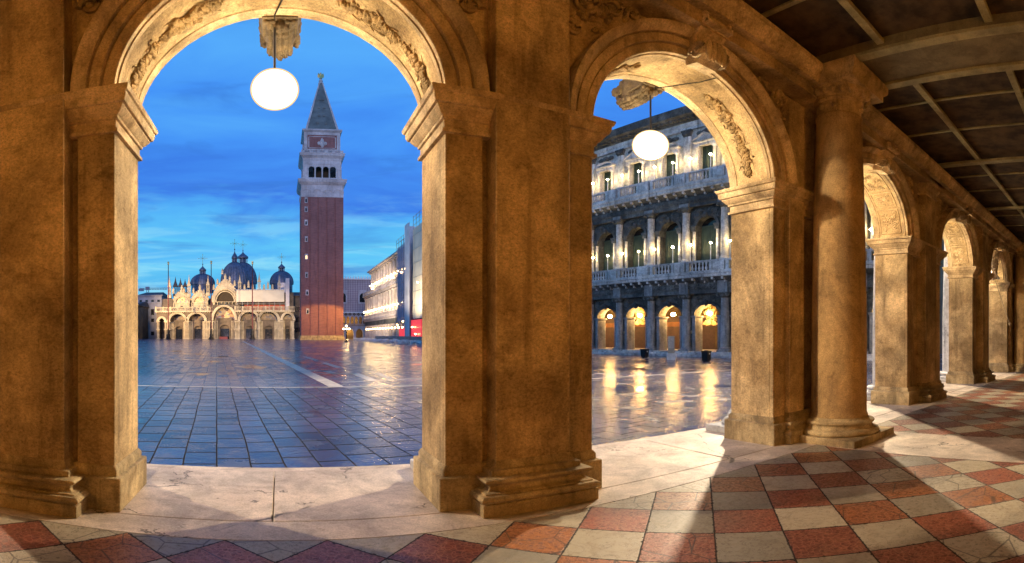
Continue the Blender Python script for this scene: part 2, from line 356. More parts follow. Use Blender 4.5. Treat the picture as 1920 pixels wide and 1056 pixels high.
# ------------------------------------------------------------------ mesh helpers
class MB:
    def __init__(s): s.v = []; s.f = []; s.sm = []; s.T = None
    def add(s, vs, fs, smooth=False):
        k = len(s.v)
        if s.T is not None: vs = [tuple(s.T @ Vector(p)) for p in vs]
        s.v += [tuple(p) for p in vs]; s.f += [tuple(k+i for i in f) for f in fs]; s.sm += [smooth]*len(fs)
    def box(s, x0, x1, y0, y1, z0, z1):
        s.add([(x0,y0,z0),(x1,y0,z0),(x1,y1,z0),(x0,y1,z0),(x0,y0,z1),(x1,y0,z1),(x1,y1,z1),(x0,y1,z1)],
              [(0,3,2,1),(4,5,6,7),(0,1,5,4),(1,2,6,5),(2,3,7,6),(3,0,4,7)])
    def stack(s, x0, x1, y0, y1, prof, l=1, r=1, f=1, b=1):
        """moulding stack: rectangle grown by offset at each height; prof = [(offset, z)...]"""
        vs = []; fs = []
        for o, z in prof:
            vs += [(x0-o*l,y0-o*f,z),(x1+o*r,y0-o*f,z),(x1+o*r,y1+o*b,z),(x0-o*l,y1+o*b,z)]
        n = len(prof)
        for i in range(n-1):
            a = 4*i
            for k in range(4):
                k2 = (k+1) % 4; fs.append((a+k, a+k2, a+4+k2, a+4+k))
        fs.append((3,2,1,0)); a = 4*(n-1); fs.append((a,a+1,a+2,a+3))
        s.add(vs, fs)
    def lathe(s, cx, cy, prof, n=16, a0=0, a1=2*pi, sm=True, sy=1.0):
        full = abs(a1-a0-2*pi) < 1e-6
        m = n if full else n+1
        vs = []
        for r, z in prof:
            for k in range(m):
                a = a0+(a1-a0)*k/n; vs.append((cx+r*cos(a), cy+r*sin(a)*sy, z))
        fs = []
        for i in range(len(prof)-1):
            for k in range(n):
                k2 = (k+1) % m if full else k+1
                fs.append((i*m+k, i*m+k2, (i+1)*m+k2, (i+1)*m+k))
        if full:
            fs.append(tuple(reversed(range(m)))); fs.append(tuple((len(prof)-1)*m+k for k in range(m)))
        s.add(vs, fs, sm)
    def sphere(s, c, r, n=10, m=6, sc=(1,1,1)):
        vs = [(c[0], c[1], c[2]-r*sc[2])]; fs = []
        for i in range(1, m):
            ph = -pi/2+pi*i/m
            for k in range(n):
                a = 2*pi*k/n; vs.append((c[0]+r*sc[0]*cos(ph)*cos(a), c[1]+r*sc[1]*cos(ph)*sin(a), c[2]+r*sc[2]*sin(ph)))
        vs.append((c[0], c[1], c[2]+r*sc[2])); top = len(vs)-1
        for k in range(n):
            k2 = (k+1) % n
            fs.append((0, 1+k2, 1+k)); fs.append((top, 1+(m-2)*n+k, 1+(m-2)*n+k2))
            for i in range(m-2): fs.append((1+i*n+k, 1+i*n+k2, 1+(i+1)*n+k2, 1+(i+1)*n+k))
        s.add(vs, fs, True)
    def lump(s, c, rad, amp, freq, seed=0, n=28, m=18, taper=None):
        """carved / crumpled mass: sphere displaced by ridged noise"""
        vs = []; fs = []
        for i in range(m+1):
            ph = -pi/2+pi*i/m
            for k in range(n):
                a = 2*pi*k/n; d = Vector((cos(ph)*cos(a), cos(ph)*sin(a), sin(ph)))
                q = d*freq+Vector((seed*3.1, seed*1.7, seed))
                h = 1+amp*(1-2*abs(noise.noise(q)))+amp*.5*(1-2*abs(noise.noise(q*2.3)))-amp*.7
                tp = 1 if taper is None else taper(i/m)
                vs.append((c[0]+rad[0]*d.x*h*tp, c[1]+rad[1]*d.y*h*tp, c[2]+rad[2]*d.z*h))
        for i in range(m):
            for k in range(n):
                k2 = (k+1) % n; fs.append((i*n+k, i*n+k2, (i+1)*n+k2, (i+1)*n+k))
        s.add(vs, fs, True)
    def tube(s, pts, r, n=6, cap=True, r1=None):
        pts = [Vector(p) for p in pts]; vs = []; fs = []
        up = Vector((0,0,1))
        for i, p in enumerate(pts):
            d = (pts[min(i+1, len(pts)-1)]-pts[max(i-1, 0)]).normalized()
            a = d.cross(up); a = a.normalized() if a.length > 1e-4 else Vector((1,0,0))
            b = d.cross(a).normalized()
            rr = r if r1 is None else r+(r1-r)*i/max(1, len(pts)-1)
            for k in range(n):
                t = 2*pi*k/n; vs.append(p+a*cos(t)*rr+b*sin(t)*rr)
        for i in range(len(pts)-1):
            for k in range(n):
                k2 = (k+1) % n; fs.append((i*n+k, i*n+k2, (i+1)*n+k2, (i+1)*n+k))
        if cap: fs.append(tuple(reversed(range(n)))); fs.append(tuple((len(pts)-1)*n+k for k in range(n)))
        s.add(vs, fs, True)
    def arch_panel(s, x0, x1, z0, z1, cx, hw, zs, rise, y0, y1, zb=None, n=20, reveal=True, pointed=False):
        """wall slab x0..x1, z0..z1 from y0 (front) to y1 with one arched opening"""
        zb = z0 if zb is None else zb
        def arc(k):
            if pointed:
                a = k/n; xx = cx-hw+2*hw*a; u = abs(xx-cx)/hw
                return xx, zs+rise*sqrt(max(0, 1-((u+.6)/1.6)**2))/sqrt(1-(.6/1.6)**2)
            a = pi-pi*k/n; return cx+hw*cos(a), zs+rise*sin(a)
        pts = [arc(k) for k in range(n+1)]
        s.box(x0, cx-hw, y0, y1, z0, z1); s.box(cx+hw, x1, y0, y1, z0, z1)
        if zb > z0: s.box(cx-hw, cx+hw, y0, y1, z0, zb)
        for k in range(n):
            (xa, za), (xb, zb2) = pts[k], pts[k+1]
            for y, fl in ((y0, 0), (y1, 1)):
                q = [(xa,y,za),(xb,y,zb2),(xb,y,z1),(xa,y,z1)]
                s.add(q, [(3,2,1,0)] if fl else [(0,1,2,3)])
            s.add([(xa,y0,za),(xa,y1,za),(xb,y1,zb2),(xb,y0,zb2)], [(0,1,2,3)], True)
        s.add([(cx-hw,y0,z1),(cx+hw,y0,z1),(cx+hw,y1,z1),(cx-hw,y1,z1)], [(0,1,2,3)])
    def archivolt(s, cx, zs, hw, rise, prof, a0=0, a1=pi, n=40):
        """sweep prof [(outward, y)...] round the arch"""
        vs = []; fs = []; m = len(prof)
        for k in range(n+1):
            a = a0+(a1-a0)*k/n
            for o, y in prof: vs.append((cx+(hw+o)*cos(a), y, zs+(rise+o)*sin(a)))
        for k in range(n):
            for i in range(m-1): fs.append((k*m+i, k*m+i+1, (k+1)*m+i+1, (k+1)*m+i))
        s.add(vs, fs, True)
    def build(s, name, mat, parent=None, loc=None, bevel=0, sharp=32):
        me = bpy.data.meshes.new(name); me.from_pydata(s.v, [], s.f); 
        me.polygons.foreach_set('use_smooth', s.sm)
        bm = bmesh.new(); bm.from_mesh(me); bmesh.ops.remove_doubles(bm, verts=bm.verts, dist=1e-5)
        bmesh.ops.recalc_face_normals(bm, faces=bm.faces); bm.to_mesh(me); bm.free()
        me.set_sharp_from_angle(angle=radians(sharp))
        me.materials.append(M[mat]); me.update()
        o = bpy.data.objects.new(name, me); C.objects.link(o)
        if parent is not None: o.parent = parent
        if loc: o.location = loc
        if bevel:
            b = o.modifiers.new('bevel', 'BEVEL'); b.width = bevel; b.segments = 2; b.limit_method = 'ANGLE'; b.angle_limit = radians(50)
        return o
def thing(name, label, cat, loc=(0,0,0), rz=0, group=None):
    o = bpy.data.objects.new(name, None); C.objects.link(o); o.empty_display_size = .2
    o.location = loc; o.rotation_euler = (0,0,rz)
    return tag(o, label, cat, group)
def tag(o, label, cat, group=None):
    o['label'] = label; o['category'] = cat
    if group: o['group'] = group
    return o
def struct(o, kind='structure'): o['kind'] = kind; return o
def dup(o, parent=None):
    c = o.copy(); C.objects.link(c); c.parent = parent
    for ch in list(o.children): dup(ch, c)
    return c

# ================================================================== SETTING
ZP = -.15
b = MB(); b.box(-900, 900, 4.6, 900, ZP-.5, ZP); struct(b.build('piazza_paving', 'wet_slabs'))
# white stone lines laid in the paving
def strip(name, p, q, wd, z=ZP+.004, mat='white_stone_line', h=.0):
    b = MB(); p = Vector(p); q = Vector(q); d = (q-p).normalized(); nn = Vector((-d.y, d.x))*wd/2
    b.add([(*(p-nn), z), (*(q-nn), z), (*(q+nn), z), (*(p+nn), z)], [(0,1,2,3)])
    return struct(b.build(name, mat))
def g(px, py):      # a point of the square's surface
    r = (EYE-ZP)*FY/(py-PY0); return (r*sin(az(px)), r*cos(az(px)))
strip('paving_line', (-60, 14.25), (60, 14.25), .16)
strip('paving_line', g(633, 726.5), g(455, 640.0), .42, ZP+.008)
for (a, c, wd) in (((571, 669), (594, 676), .25), ((606, 680), (637, 690), .3), ((608, 695), (632, 702), .3), ((664, 700), (700, 714), .3),
                   ((706, 700), (735, 711), .22), ((575, 694.5), (634, 696), .25), ((590, 677), (650, 678.5), .3), ((590, 700), (668, 701.5), .2),
                   ((560, 652), (700, 655), .5), ((640, 662), (760, 665), .4), ((700, 676), (790, 680), .3), ((640, 717), (800, 709), .14)):
    strip('paving_line', g(*a), g(*c), wd, ZP+.006)
# iron drain cover and manhole
for (px, py, rr) in ((419, 668.5, .34), (297, 679, .2)):
    x, y = g(px, py); b = MB(); b.lathe(0, 0, [(0.001, .012), (rr, .012), (rr+.03, .002)], 20); o = b.build('manhole_cover', 'iron'); o.location = (x, y, ZP+.004)
    tag(o, 'round iron manhole cover in the wet paving' + (' before the basilica' if px > 400 else ', the smaller one near the left pier'), 'manhole cover')

b = MB(); b.box(-14, 45, -3.6, 3.35, -.3, 0); struct(b.build('arcade_floor', 'marble_checker'))
b = MB(); b.box(-14, 45, 3.354, 3.686, -.3, .003); struct(b.build('border_slabs', 'threshold_stone'), )
b = MB()
xs = [-14, -8, -5.2, -2.55, -.05, 1.9, 4.15, 6.4, 8.9, 11.4, 14.5, 18, 22, 27, 33, 45]
for a, c in zip(xs, xs[1:]): b.box(a+.004, c-.004, 3.694, 5.08, -.3, .004)
struct(b.build('threshold_slabs', 'threshold_stone', bevel=.012))
b = MB(); b.box(5.3, 6.52, -3.6, 3.346, -.2, .004); struct(b.build('cross_band', 'threshold_stone'))
b = MB(); b.box(18.2, 19.4, -3.6, 3.346, -.2, .004); struct(b.build('cross_band', 'threshold_stone'))
b = MB(); b.box(-14, 45, 5.084, 5.46, -.3, -.09); struct(b.build('outer_step', 'threshold_stone'))

# ================================================================== THE ARCADE WE STAND IN
YI, YO = 3.77, 4.43
CX = [-3.8, 0, 3.75, 7.8, 12.2, 16.6, 21, 25.4, 29.8]
HW = [1.2, 1.207, 1.25, 1.25, 1.3, 1.3, 1.3, 1.3, 1.3]
ZS, ZT = 4.175, 5.70
arc = thing('arcade', 'weathered brown stone arcade with round arches and checkered floor in the foreground', 'arcade building', (0,0,0))
RISE = [1.2, 1.165, 1.25, 1.25, 1.3, 1.3, 1.3, 1.3, 1.3]
piers = []
for i in range(len(CX)):
    xl = CX[i-1]+HW[i-1] if i else -6.6
    piers.append((xl, CX[i]-HW[i]))
piers.append((CX[-1]+HW[-1], 34))
for i, (x0, x1) in enumerate(piers):          # arch piers, with the raised strips beside each opening
    b = MB(); b.box(x0, x1, YI+.05, YO, 0, ZS-.39)
    if i == 0: b.box(x0, x1, YI, YI+.052, 0, ZS-.39)
    else:
        wst = .30
        b.box(x0, x0+wst, YI, YI+.052, 0, ZS-.39); b.box(x1-wst, x1, YI, YI+.052, 0, ZS-.39)
    b.build('pier', 'plaster', arc, bevel=.008)
    b = MB()                                  # plinth of the pier
    b.stack(x0, x1, YI, YO, [(.062, .0), (.062, .325), (.050, .332), (.026, .336), (.026, .395), (.014, .42), (.002, .44)])
    b.build('pier_plinth', 'base_stone', arc, bevel=.01)
    b = MB()                                  # impost moulding
    b.stack(x0, x1, YI, YO, [(.004, ZS-.40), (.03, ZS-.395), (.03, ZS-.36), (.012, ZS-.35), (.012, ZS-.27), (.03, ZS-.262), (.032, ZS-.235),
                              (.05, ZS-.22), (.085, ZS-.165), (.085, ZS-.15), (.105, ZS-.145), (.12, ZS-.10), (.12, ZS-.06), (.135, ZS-.05), (.145, ZS-.02), (.145, ZS)])
    b.build('impost', 'carved_stone', arc, bevel=.004)
for i in range(len(CX)):
    xl = (piers[i][0]+piers[i][1])/2; xr = (piers[i+1][0]+piers[i+1][1])/2
    if i == 0: xl = piers[0][0]
    b = MB(); b.arch_panel(xl, xr, ZS, 6.6, CX[i], HW[i], ZS, RISE[i], YI+.03, YO, n=48)
    b.build('spandrel_wall', 'plaster', arc)
    b = MB()                                  # moulded archivolt, inner face
    P = [(-.0, YI+.04), (0, YI-.012), (.012, YI-.022), (.085, YI-.022), (.090, YI-.006), (.102, YI-.006), (.106, YI-.055), (.185, YI-.055), (.19, YI-.035), (.204, YI-.035), (.208, YI-.075), (.235, YI-.10), (.25, YI-.125), (.285, YI-.14), (.30, YI-.14), (.305, YI+.04)]
    b.archivolt(CX[i], ZS, HW[i], RISE[i], P, n=56)
    P = [(-.0, YO-.02), (0, YO+.02), (.10, YO+.02), (.106, YO+.04), (.20, YO+.04), (.25, YO+.08), (.30, YO+.08), (.305, YO-.02)]
    b.archivolt(CX[i], ZS, HW[i], RISE[i], P, n=32)
    for ya, yb in ((YI+.03, YI+.085), (YO-.11, YO-.03)):      # raised fillets along the edges of the soffit
        P = [(-.001, ya), (-.012, ya+.006), (-.012, yb-.006), (-.001, yb)]
        b.archivolt(CX[i], ZS, HW[i], RISE[i], P, n=56)
    b.build('archivolt', 'carved_stone', arc, sharp=40)
# carved soffits
def soffit_point(i, a, y, d=.0):
    return (CX[i]+(HW[i]-d)*cos(a), y, ZS+(RISE[i]-d)*sin(a))
def garland(i, seed, arcs, wide=.085):
    rnd = random.Random(seed); b = MB(); ym = (YI+YO)/2+.02
    for a0, a1 in arcs:
        L = abs(a1-a0)*HW[i]; n = int(L*330)
        for k in range(n):
            t = rnd.random(); a = a0+(a1-a0)*t
            env = wide*(.35+.65*sin(pi*t)**.7)*(.75+.25*sin(t*19))
            y = ym+rnd.gauss(0, .45)*env; r = rnd.choice([.009, .013, .018, .024, .03])*(1 if i < 4 else 1.3)
            q = soffit_point(i, a, y, rnd.uniform(0, .02))
            b.sphere(q, r, 6, 4, (1, 1.0+rnd.random()*.5, 1))
        for k in range(int(L*26)):            # leaves
            t = rnd.random(); a = a0+(a1-a0)*t; y = ym+rnd.choice([-1,1])*rnd.uniform(.5, 1.25)*wide
            p = Vector(soffit_point(i, a, y, .004)); q = Vector(soffit_point(i, a+rnd.uniform(-.07,.07), y+rnd.uniform(-.05,.05), .014)); r = Vector(soffit_point(i, a+rnd.uniform(-.1,.1), y+rnd.uniform(-.06,.06), .002))
            b.tube([p, q, r], .010, 5, True, .003)
    for a in [x for ab in arcs for x in ab]:  # small rosettes that tie the garlands
        c = soffit_point(i, a, ym, .006)
        for k in range(6):
            aa = a+.028*cos(k*pi/3); yy = ym+.034*sin(k*pi/3); b.sphere(soffit_point(i, aa, yy, .006), .017, 6, 4)
        b.sphere(c, .016, 6, 4)
    b.build('carved_garland', 'carving_patina', arc)
for i in (1, 2): garland(i, 10+i, [(.16, .62), (.70, 1.16), (pi-1.16, pi-.70), (pi-.62, pi-.16)])
garland(0, 9, [(.16, .9)])
def curl(b, p0, size, turns, r, sgn, frame, seed=0):
    """a carved scroll lying on a surface; frame(u, v) -> 3d"""
    pts = []
    for k in range(26):
        t = k/25; a = turns*2*pi*t; rr = size*(1-t)**.8
        pts.append(frame(p0[0]+sgn*rr*cos(a), p0[1]+rr*sin(a)))
    b.tube(pts, r, 6, True, r*.6)
def panels(i, seed):
    rnd = random.Random(seed); b = MB(); y0, y1 = YI+.12, YO-.14
    for a0, a1 in ((.10, .56), (.62, .90), (.96, 1.42)):
        for (p, q) in (((a0, y0), (a0, y1)), ((a1, y0), (a1, y1)), ((a0, y0), (a1, y0)), ((a0, y1), (a1, y1))):
            pts = [soffit_point(i, p[0]+(q[0]-p[0])*k/8, p[1]+(q[1]-p[1])*k/8, .004) for k in range(9)]
            b.tube(pts, .013, 4)
        fr = lambda u, v: soffit_point(i, v, u, .008)
        for k in range(int((a1-a0)*52)):
            u = rnd.uniform(y0+.07, y1-.07); v = rnd.uniform(a0+.05, a1-.05)
            pts = []
            s_ = rnd.uniform(.03, .06); sg = rnd.choice([-1, 1]); ph = rnd.random()*6
            for q in range(12):
                t = q/11; rr = s_*(1-t*.8); pts.append(fr(u+sg*rr*cos(ph+5*t), v+rr*sin(ph+5*t)/1.25))
            b.tube(pts, .013, 5, True, .005)
            b.sphere(fr(u, v), .018, 6, 4)
    b.build('carved_panel', 'carved_stone', arc)
for i in (3, 4, 5, 6): panels(i, 30+i)
# keystones
def keystone_inner(i):
    b = MB(); cx = CX[i]; zt = ZS+RISE[i]
    vs = []; prof = [(.0, zt-.10), (.15, zt-.13), (.24, zt-.05), (.25, zt+.05), (.18, zt+.12), (.17, zt+.20), (.24, zt+.27), (.33, zt+.34), (.34, ZT+.02), (.0, ZT+.02)]
    hw0 = .15; n = len(prof)
    for sx in (-1, 1):
        for o, z in prof: vs.append((cx+sx*(hw0+(z-zt)*.10), YI+.02-o, z))
    fs = [tuple(range(n)), tuple(reversed(range(n, 2*n)))]+[(k, (k+1) % n, n+(k+1) % n, n+k) for k in range(n)]
    b.add(vs, fs)
    for sx in (-1, 1):                         # rolled volutes on both cheeks
        for (cy, cz, rr) in ((YI-.17, zt-.01, .11), (YI-.25, zt+.36, .07)):
            pts = []
            for k in range(30):
                t = k/29; a = t*4.2*pi; r_ = rr*(1-t*.85); pts.append((cx+sx*(hw0+.015+.02*t), cy+r_*cos(a), cz+r_*sin(a)))
            b.tube(pts, .022, 6, True, .012)
    for k in range(5): b.lump((cx-.10+.05*k, YI-.28+.01*abs(k-2), zt-.02), (.03, .035, .13), .15, 3, k, 10, 8)
    b.build('keystone', 'carved_stone', arc, bevel=.008)
for i in range(len(CX)): keystone_inner(i)
def keystone_outer(i, seed):
    b = MB(); cx = CX[i]; zt = ZS+RISE[i]; yk = YO+.30
    b.stack(cx-.15, cx+.15, YO+.0, YO+.30, [(.0, zt-.02), (.03, zt+.1), (.06, zt+.45)], b=.4, f=0)
    b.lump((cx, yk, zt+.12), (.165, .30, .21), .05, 3, seed, 40, 28)               # mask with curled beard and hair
    b.lump((cx, yk+.30, zt+.14), (.05, .10, .10), .1, 3, seed+1, 16, 10)
    for k in range(12):
        q = (k % 6)/5; dx = .045+.045*(k//6)
        for sx in (-1, 1): b.lump((cx+sx*dx, yk-.20+.42*q, zt-.06-.025*sin(3.1*q)+.03*(k//6)), (.030, .055, .048), .35, 4, seed+k, 12, 9)
    for k in range(7):
        for sx in (-1, 1): b.lump((cx+sx*.15, yk-.20+.07*k, zt+.10+.03*sin(k*2)), (.036, .05, .06), .35, 4, seed+40+k, 12, 9)
    for q in range(6): b.lump((cx, yk-.22+.09*q, zt-.075-.02*sin(.6*q)), (.034, .06, .05), .35, 4, q, 12, 9)
    for k in range(5): b.sphere((cx-.12+.06*k, YO+.05, zt-.035), .026, 8, 6)
    b.build('keystone_carving', 'keystone_stone', arc, sharp=60)
for i in range(len(CX)): keystone_outer(i, 3+i)
# spandrel carvings on the inner face
def spandrel_carving(i, side, seed):
    rnd = random.Random(seed); b = MB(); x0 = CX[i]+side*(HW[i]+.08); z0 = ZS+RISE[i]+.13
    fr = lambda u, v: (u, YI+.02-.012*rnd.random(), v)
    for (u, v, s_, tn) in ((0, 0, .17, 1.6), (-.30, .06, .10, 1.4), (.12, -.34, .09, 1.4), (-.52, .10, .07, 1.2), (.05, .20, .08, 1.3), (-.18, .20, .06, 1.2)):
        curl(b, (x0+side*u, z0+v-.02), s_, tn, .030, side, lambda p, q: (p, YI+.006, q))
        b.lump((x0+side*u, YI+.02, z0+v-.02), (.035, .03, .035), .3, 3, seed, 10, 8)
    for k in range(46):
        u, v = rnd.uniform(-.55, .22), rnd.uniform(-.30, .24)
        if (HW[i]+.08+u)**2+(RISE[i]+.13+v)**2 < (HW[i]+.37)**2: continue
        if HW[i]+.08+u > HW[i]+.30: continue
        b.lump((x0+side*u, YI+.025, z0+v), (rnd.uniform(.02, .055), .045, rnd.uniform(.02, .06)), .4, 4, k, 9, 6)
    b.build('spandrel_carving', 'carving_patina', arc)
for i in (0, 1, 2, 3, 4):
    for sd in (-1, 1): spandrel_carving(i, sd, 50+i*2+sd)
# pilasters and columns on the arcade side
BP = [(.165, 0), (.165, .12), (.150, .125), (.165, .135), (.182, .155), (.182, .175), (.165, .195), (.135, .202), (.135, .212), (.100, .225), (.085, .25), (.088, .275), (.112, .29), (.112, .298), (.128, .306), (.136, .322), (.128, .338), (.098, .346), (.062, .35), (.062, .405), (.035, .415), (.012, .45), (.0, .49)]
for i, (x0, x1) in enumerate(piers):
    xc = (x0+x1)/2
    if i in (3, 6): continue
    if i == 1: xc = -1.88
    if i == 2: xc = 1.88
    hw = .32; yf = 3.64
    b = MB(); b.box(xc-hw, xc+hw, yf, YI+.06, .40, 5.45); pil = b.build('pilaster', 'plaster', arc, bevel=.01)
    b = MB(); b.stack(xc-hw, xc+hw, yf, YI+.04, BP, b=0); b.build('pilaster_base', 'base_stone', pil, bevel=.006)
    b = MB(); b.stack(xc-hw, xc+hw, yf, YI+.04, [(0, 5.43), (.02, 5.44), (.02, 5.47), (.005, 5.48), (.005, 5.60), (.03, 5.62), (.07, 5.72), (.10, 5.78), (.12, 5.79), (.12, 5.86)], b=0)
    b.build('pilaster_capital', 'carved_stone', pil)
def column(xc, yc, mat='column_stone'):
    col = None
    b = MB(); b.lathe(xc, yc, [(.36, .38), (.372, .39), (.36, .43), (.352, .46), (.352, 1.6), (.342, 2.9), (.318, 4.3), (.288, 5.36), (.30, 5.38), (.305, 5.41), (.29, 5.43)], 40)
    col = b.build('column', mat, arc, sharp=50)
    b = MB(); b.box(xc-.55, xc+.55, yc-.52, YI+.04, 0, .115)
    b.lathe(xc, yc, [(.44, .11), (.50, .12), (.515, .15), (.50, .19), (.47, .205), (.44, .21), (.42, .25), (.42, .275), (.44, .29), (.455, .31), (.44, .335), (.40, .345), (.38, .36), (.37, .39)], 40)
    b.build('column_base', 'base_stone', col, bevel=.012, sharp=50)
    b = MB()
    b.lathe(xc, yc, [(.285, 5.42), (.285, 5.62), (.305, 5.63), (.315, 5.655), (.30, 5.68), (.31, 5.69), (.40, 5.80), (.40, 5.82)], 40)
    b.stack(xc-.40, xc+.40, yc-.40, YI+.04, [(0, 5.82), (.02, 5.83), (.02, 5.92), (.06, 5.96), (.07, 6.0), (.07, 6.10)], b=0)
    for k in range(20):                        # egg and dart
        a = 2*pi*k/20; p = (xc+.36*cos(a), yc+.36*sin(a), 5.755)
        b.sphere(p, .046, 10, 8, (1, 1, 1.2))
        pts = [(xc+.375*cos(a+t), yc+.375*sin(a+t), 5.80-.085*(1-(t/.12)**2)) for t in (-.12, -.08, 0, .08, .12)]
        b.tube(pts, .014, 5)
    for k in (0, 1, 2, 3, 4):                  # rosette band under the capital
        a = -pi*.9+k*.45*pi; b.lump((xc+.29*cos(a), yc+.29*sin(a), 5.53), (.035, .035, .04), .4, 4, k, 12, 8)
    b.build('column_capital', 'carving_patina', col, sharp=45)
column(5.85, 3.37)
column(18.8, 3.37)
# flat responds behind the round columns
for xc in (5.85, 18.8):
    b = MB(); b.box(xc-.62, xc-.30, 3.70, YI+.06, .40, 5.6); b.box(xc+.30, xc+.62, 3.70, YI+.06, .40, 5.6)
    o = b.build('respond', 'plaster', arc, bevel=.01)
    b = MB(); b.stack(xc-.62, xc+.62, 3.70, YI+.04, [(p[0]*.55, p[1]) for p in BP], b=0); b.build('respond_base', 'base_stone', o, bevel=.006)
# white engaged columns on the square side
for i, (x0, x1) in enumerate(piers):
    if i == 0: continue
    xc = (x0+x1)/2
    b = MB(); b.lathe(xc, YO+.10, [(.42, .33), (.37, .36), (.36, 2.5), (.31, 5.5)], 28)
    col = b.build('outer_column', 'istrian_white', arc)
    b = MB(); b.box(xc-.60, xc+.60, YO-.02, YO+.62, 0, .12); b.lathe(xc, YO+.10, [(.50, .11), (.56, .13), (.565, .17), (.54, .205), (.47, .21), (.455, .25), (.49, .27), (.50, .30), (.47, .335), (.40, .34)], 28)
    b.build('outer_column_base', 'istrian_white', col, bevel=.015, sharp=50)
# entablature, ceiling and its timber lattice
b = MB()
b.box(-6.6, 34, 3.52, YI+.03, 5.70, 6.6)
b.stack(-6.6, 34, 3.42, 3.52, [(0, 5.86), (.02, 5.90), (.05, 5.96), (.10, 6.02), (.10, 6.10)], l=0, r=0, b=0)
b.build('entablature', 'plaster', arc)
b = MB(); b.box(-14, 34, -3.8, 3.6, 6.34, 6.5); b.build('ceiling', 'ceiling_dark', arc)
b = MB(); b.box(-14, 34, -3.8, -3.5, 0, 6.4); b.build('inner_wall', 'plaster', arc)
b = MB(); b.box(34, 34.3, -3.8, YO, 0, 6.6); b.build('end_wall', 'interior_dark', arc)
b = MB(); b.box(-14, -13.8, -3.8, YO, 0, 6.6); b.build('end_wall', 'plaster', arc)
def rail(x0, x1, y0, y1, z0=6.2, z1=6.26, mat='wood_old', name='ceiling_rail'):
    b = MB(); b.box(x0, x1, y0, y1, z0, z1); return b.build(name, mat, arc, bevel=.004)
for yy in (2.62, 1.36, .1, -1.2): rail(-8, 33.5, yy-.045, yy+.045, 6.24, 6.30)
for xx, wd in ((4.45, .03), (7.25, .025), (8.4, .025), (10.95, .025), (12.1, .025), (14.8, .025), (16.2, .025), (20.2, .025), (21.5, .025), (.5, .03), (-2, .03)):
    rail(xx-wd, xx+wd, -3.4, 3.5, 6.305, 6.335)
for xx in (9.85, 13.6, 23, 27):
    rail(xx-.09, xx+.09, -3.4, 3.5, 6.18, 6.24)
for xc in (5.85, 18.8):                        # boxed cross beams carried by the round columns
    b = MB(); b.box(xc-.35, xc+.42, -3.45, 3.5, 6.13, 6.36); bm_ = b.build('cross_beam', 'wood_board', arc)
    for xe in (xc-.36, xc+.43):
        b = MB(); b.box(xe-.07, xe+.07, -3.4, 3.45, 6.085, 6.135)
        for k in range(14): b.sphere((xe, 3.0-.47*k, 6.083), .011, 6, 4)
        b.build('beam_rail', 'wood_old', bm_, bevel=.004)
# lit globe lamps hanging in the arches
def globe_lamp(x, y, z, label, group='white globe lamps hanging in the arches', mat='globe_lit', r=.207, ztop=None, wire=None):
    t = thing('globe_lamp', label, 'lamp', (x, y, z), 0, group)
    b = MB(); b.lathe(0, 0, [(.001, -r)]+[(r*cos(a), r*sin(a)) for a in [(-pi/2)+pi*k/24 for k in range(1, 24)]]+[(.001, r)], 40); b.build('globe', mat, t, sharp=180)
    b = MB(); zt = (ztop or ZS+1.2)-z
    b.tube([(0, 0, r*.97), (0, 0, zt)], .011, 8); b.lathe(0, 0, [(.05, r*.93), (.045, r*1.03), (.015, r*1.10)], 14)
    if wire: b.tube([Vector(p)-Vector((x, y, z)) for p in wire], .007, 5)
    b.build('rod', 'iron', t)
    return t
LY = 4.5
def zz(i): return ZS+RISE[i]-.02
W1 = [(0, LY, zz(1)+.05), (.0, 4.36, ZS+1.13), (.06, 4.2, ZS+1.15), (.2, 3.8, ZS+1.13)]
globe_lamp(-.045, LY, 4.545, 'glowing white globe on a rod in the front arch, left of the bell tower', ztop=zz(1)+.06, wire=[(-.045, LY, zz(1)), (-.045, 4.40, ZS+1.14), (.02, 4.2, ZS+1.15), (.14, 3.8, ZS+1.14)])
globe_lamp(3.75, LY, 4.56, 'glowing white globe before the palace front in the second arch', ztop=zz(2)+.06, wire=[(3.75, LY, zz(2)), (3.80, 4.3, ZS+1.18), (3.98, 3.95, ZS+1.17), (4.05, 3.8, ZS+1.19)])
for i in (0, 3, 4, 5, 6, 7):
    globe_lamp(CX[i], LY, 4.56, 'glowing white globe in an arch hidden behind a pier', ztop=zz(i)+.06)
# added lanterns, unseen behind the viewer, that warm the arcade's inner faces
for (x, y, z) in ((-3.4, -3.1, 3.4), (2.6, -3.1, 3.5)):
    t = thing('fill_lantern', 'added amber globe lantern, unseen behind the viewer, warming the arcade', 'lamp', (x, y, z), 0, 'added amber lanterns behind the viewer')
    b = MB(); b.sphere((0, 0, 0), .13, 20, 12); b.build('globe', 'globe_inside', t, sharp=180)
    b = MB(); b.tube([(0, -.4, -.25), (0, -.15, -.28), (0, 0, -.14)], .015, 8); b.lathe(0, 0, [(.05, -.14), (.07, -.10)], 12); b.build('bracket', 'iron', t)
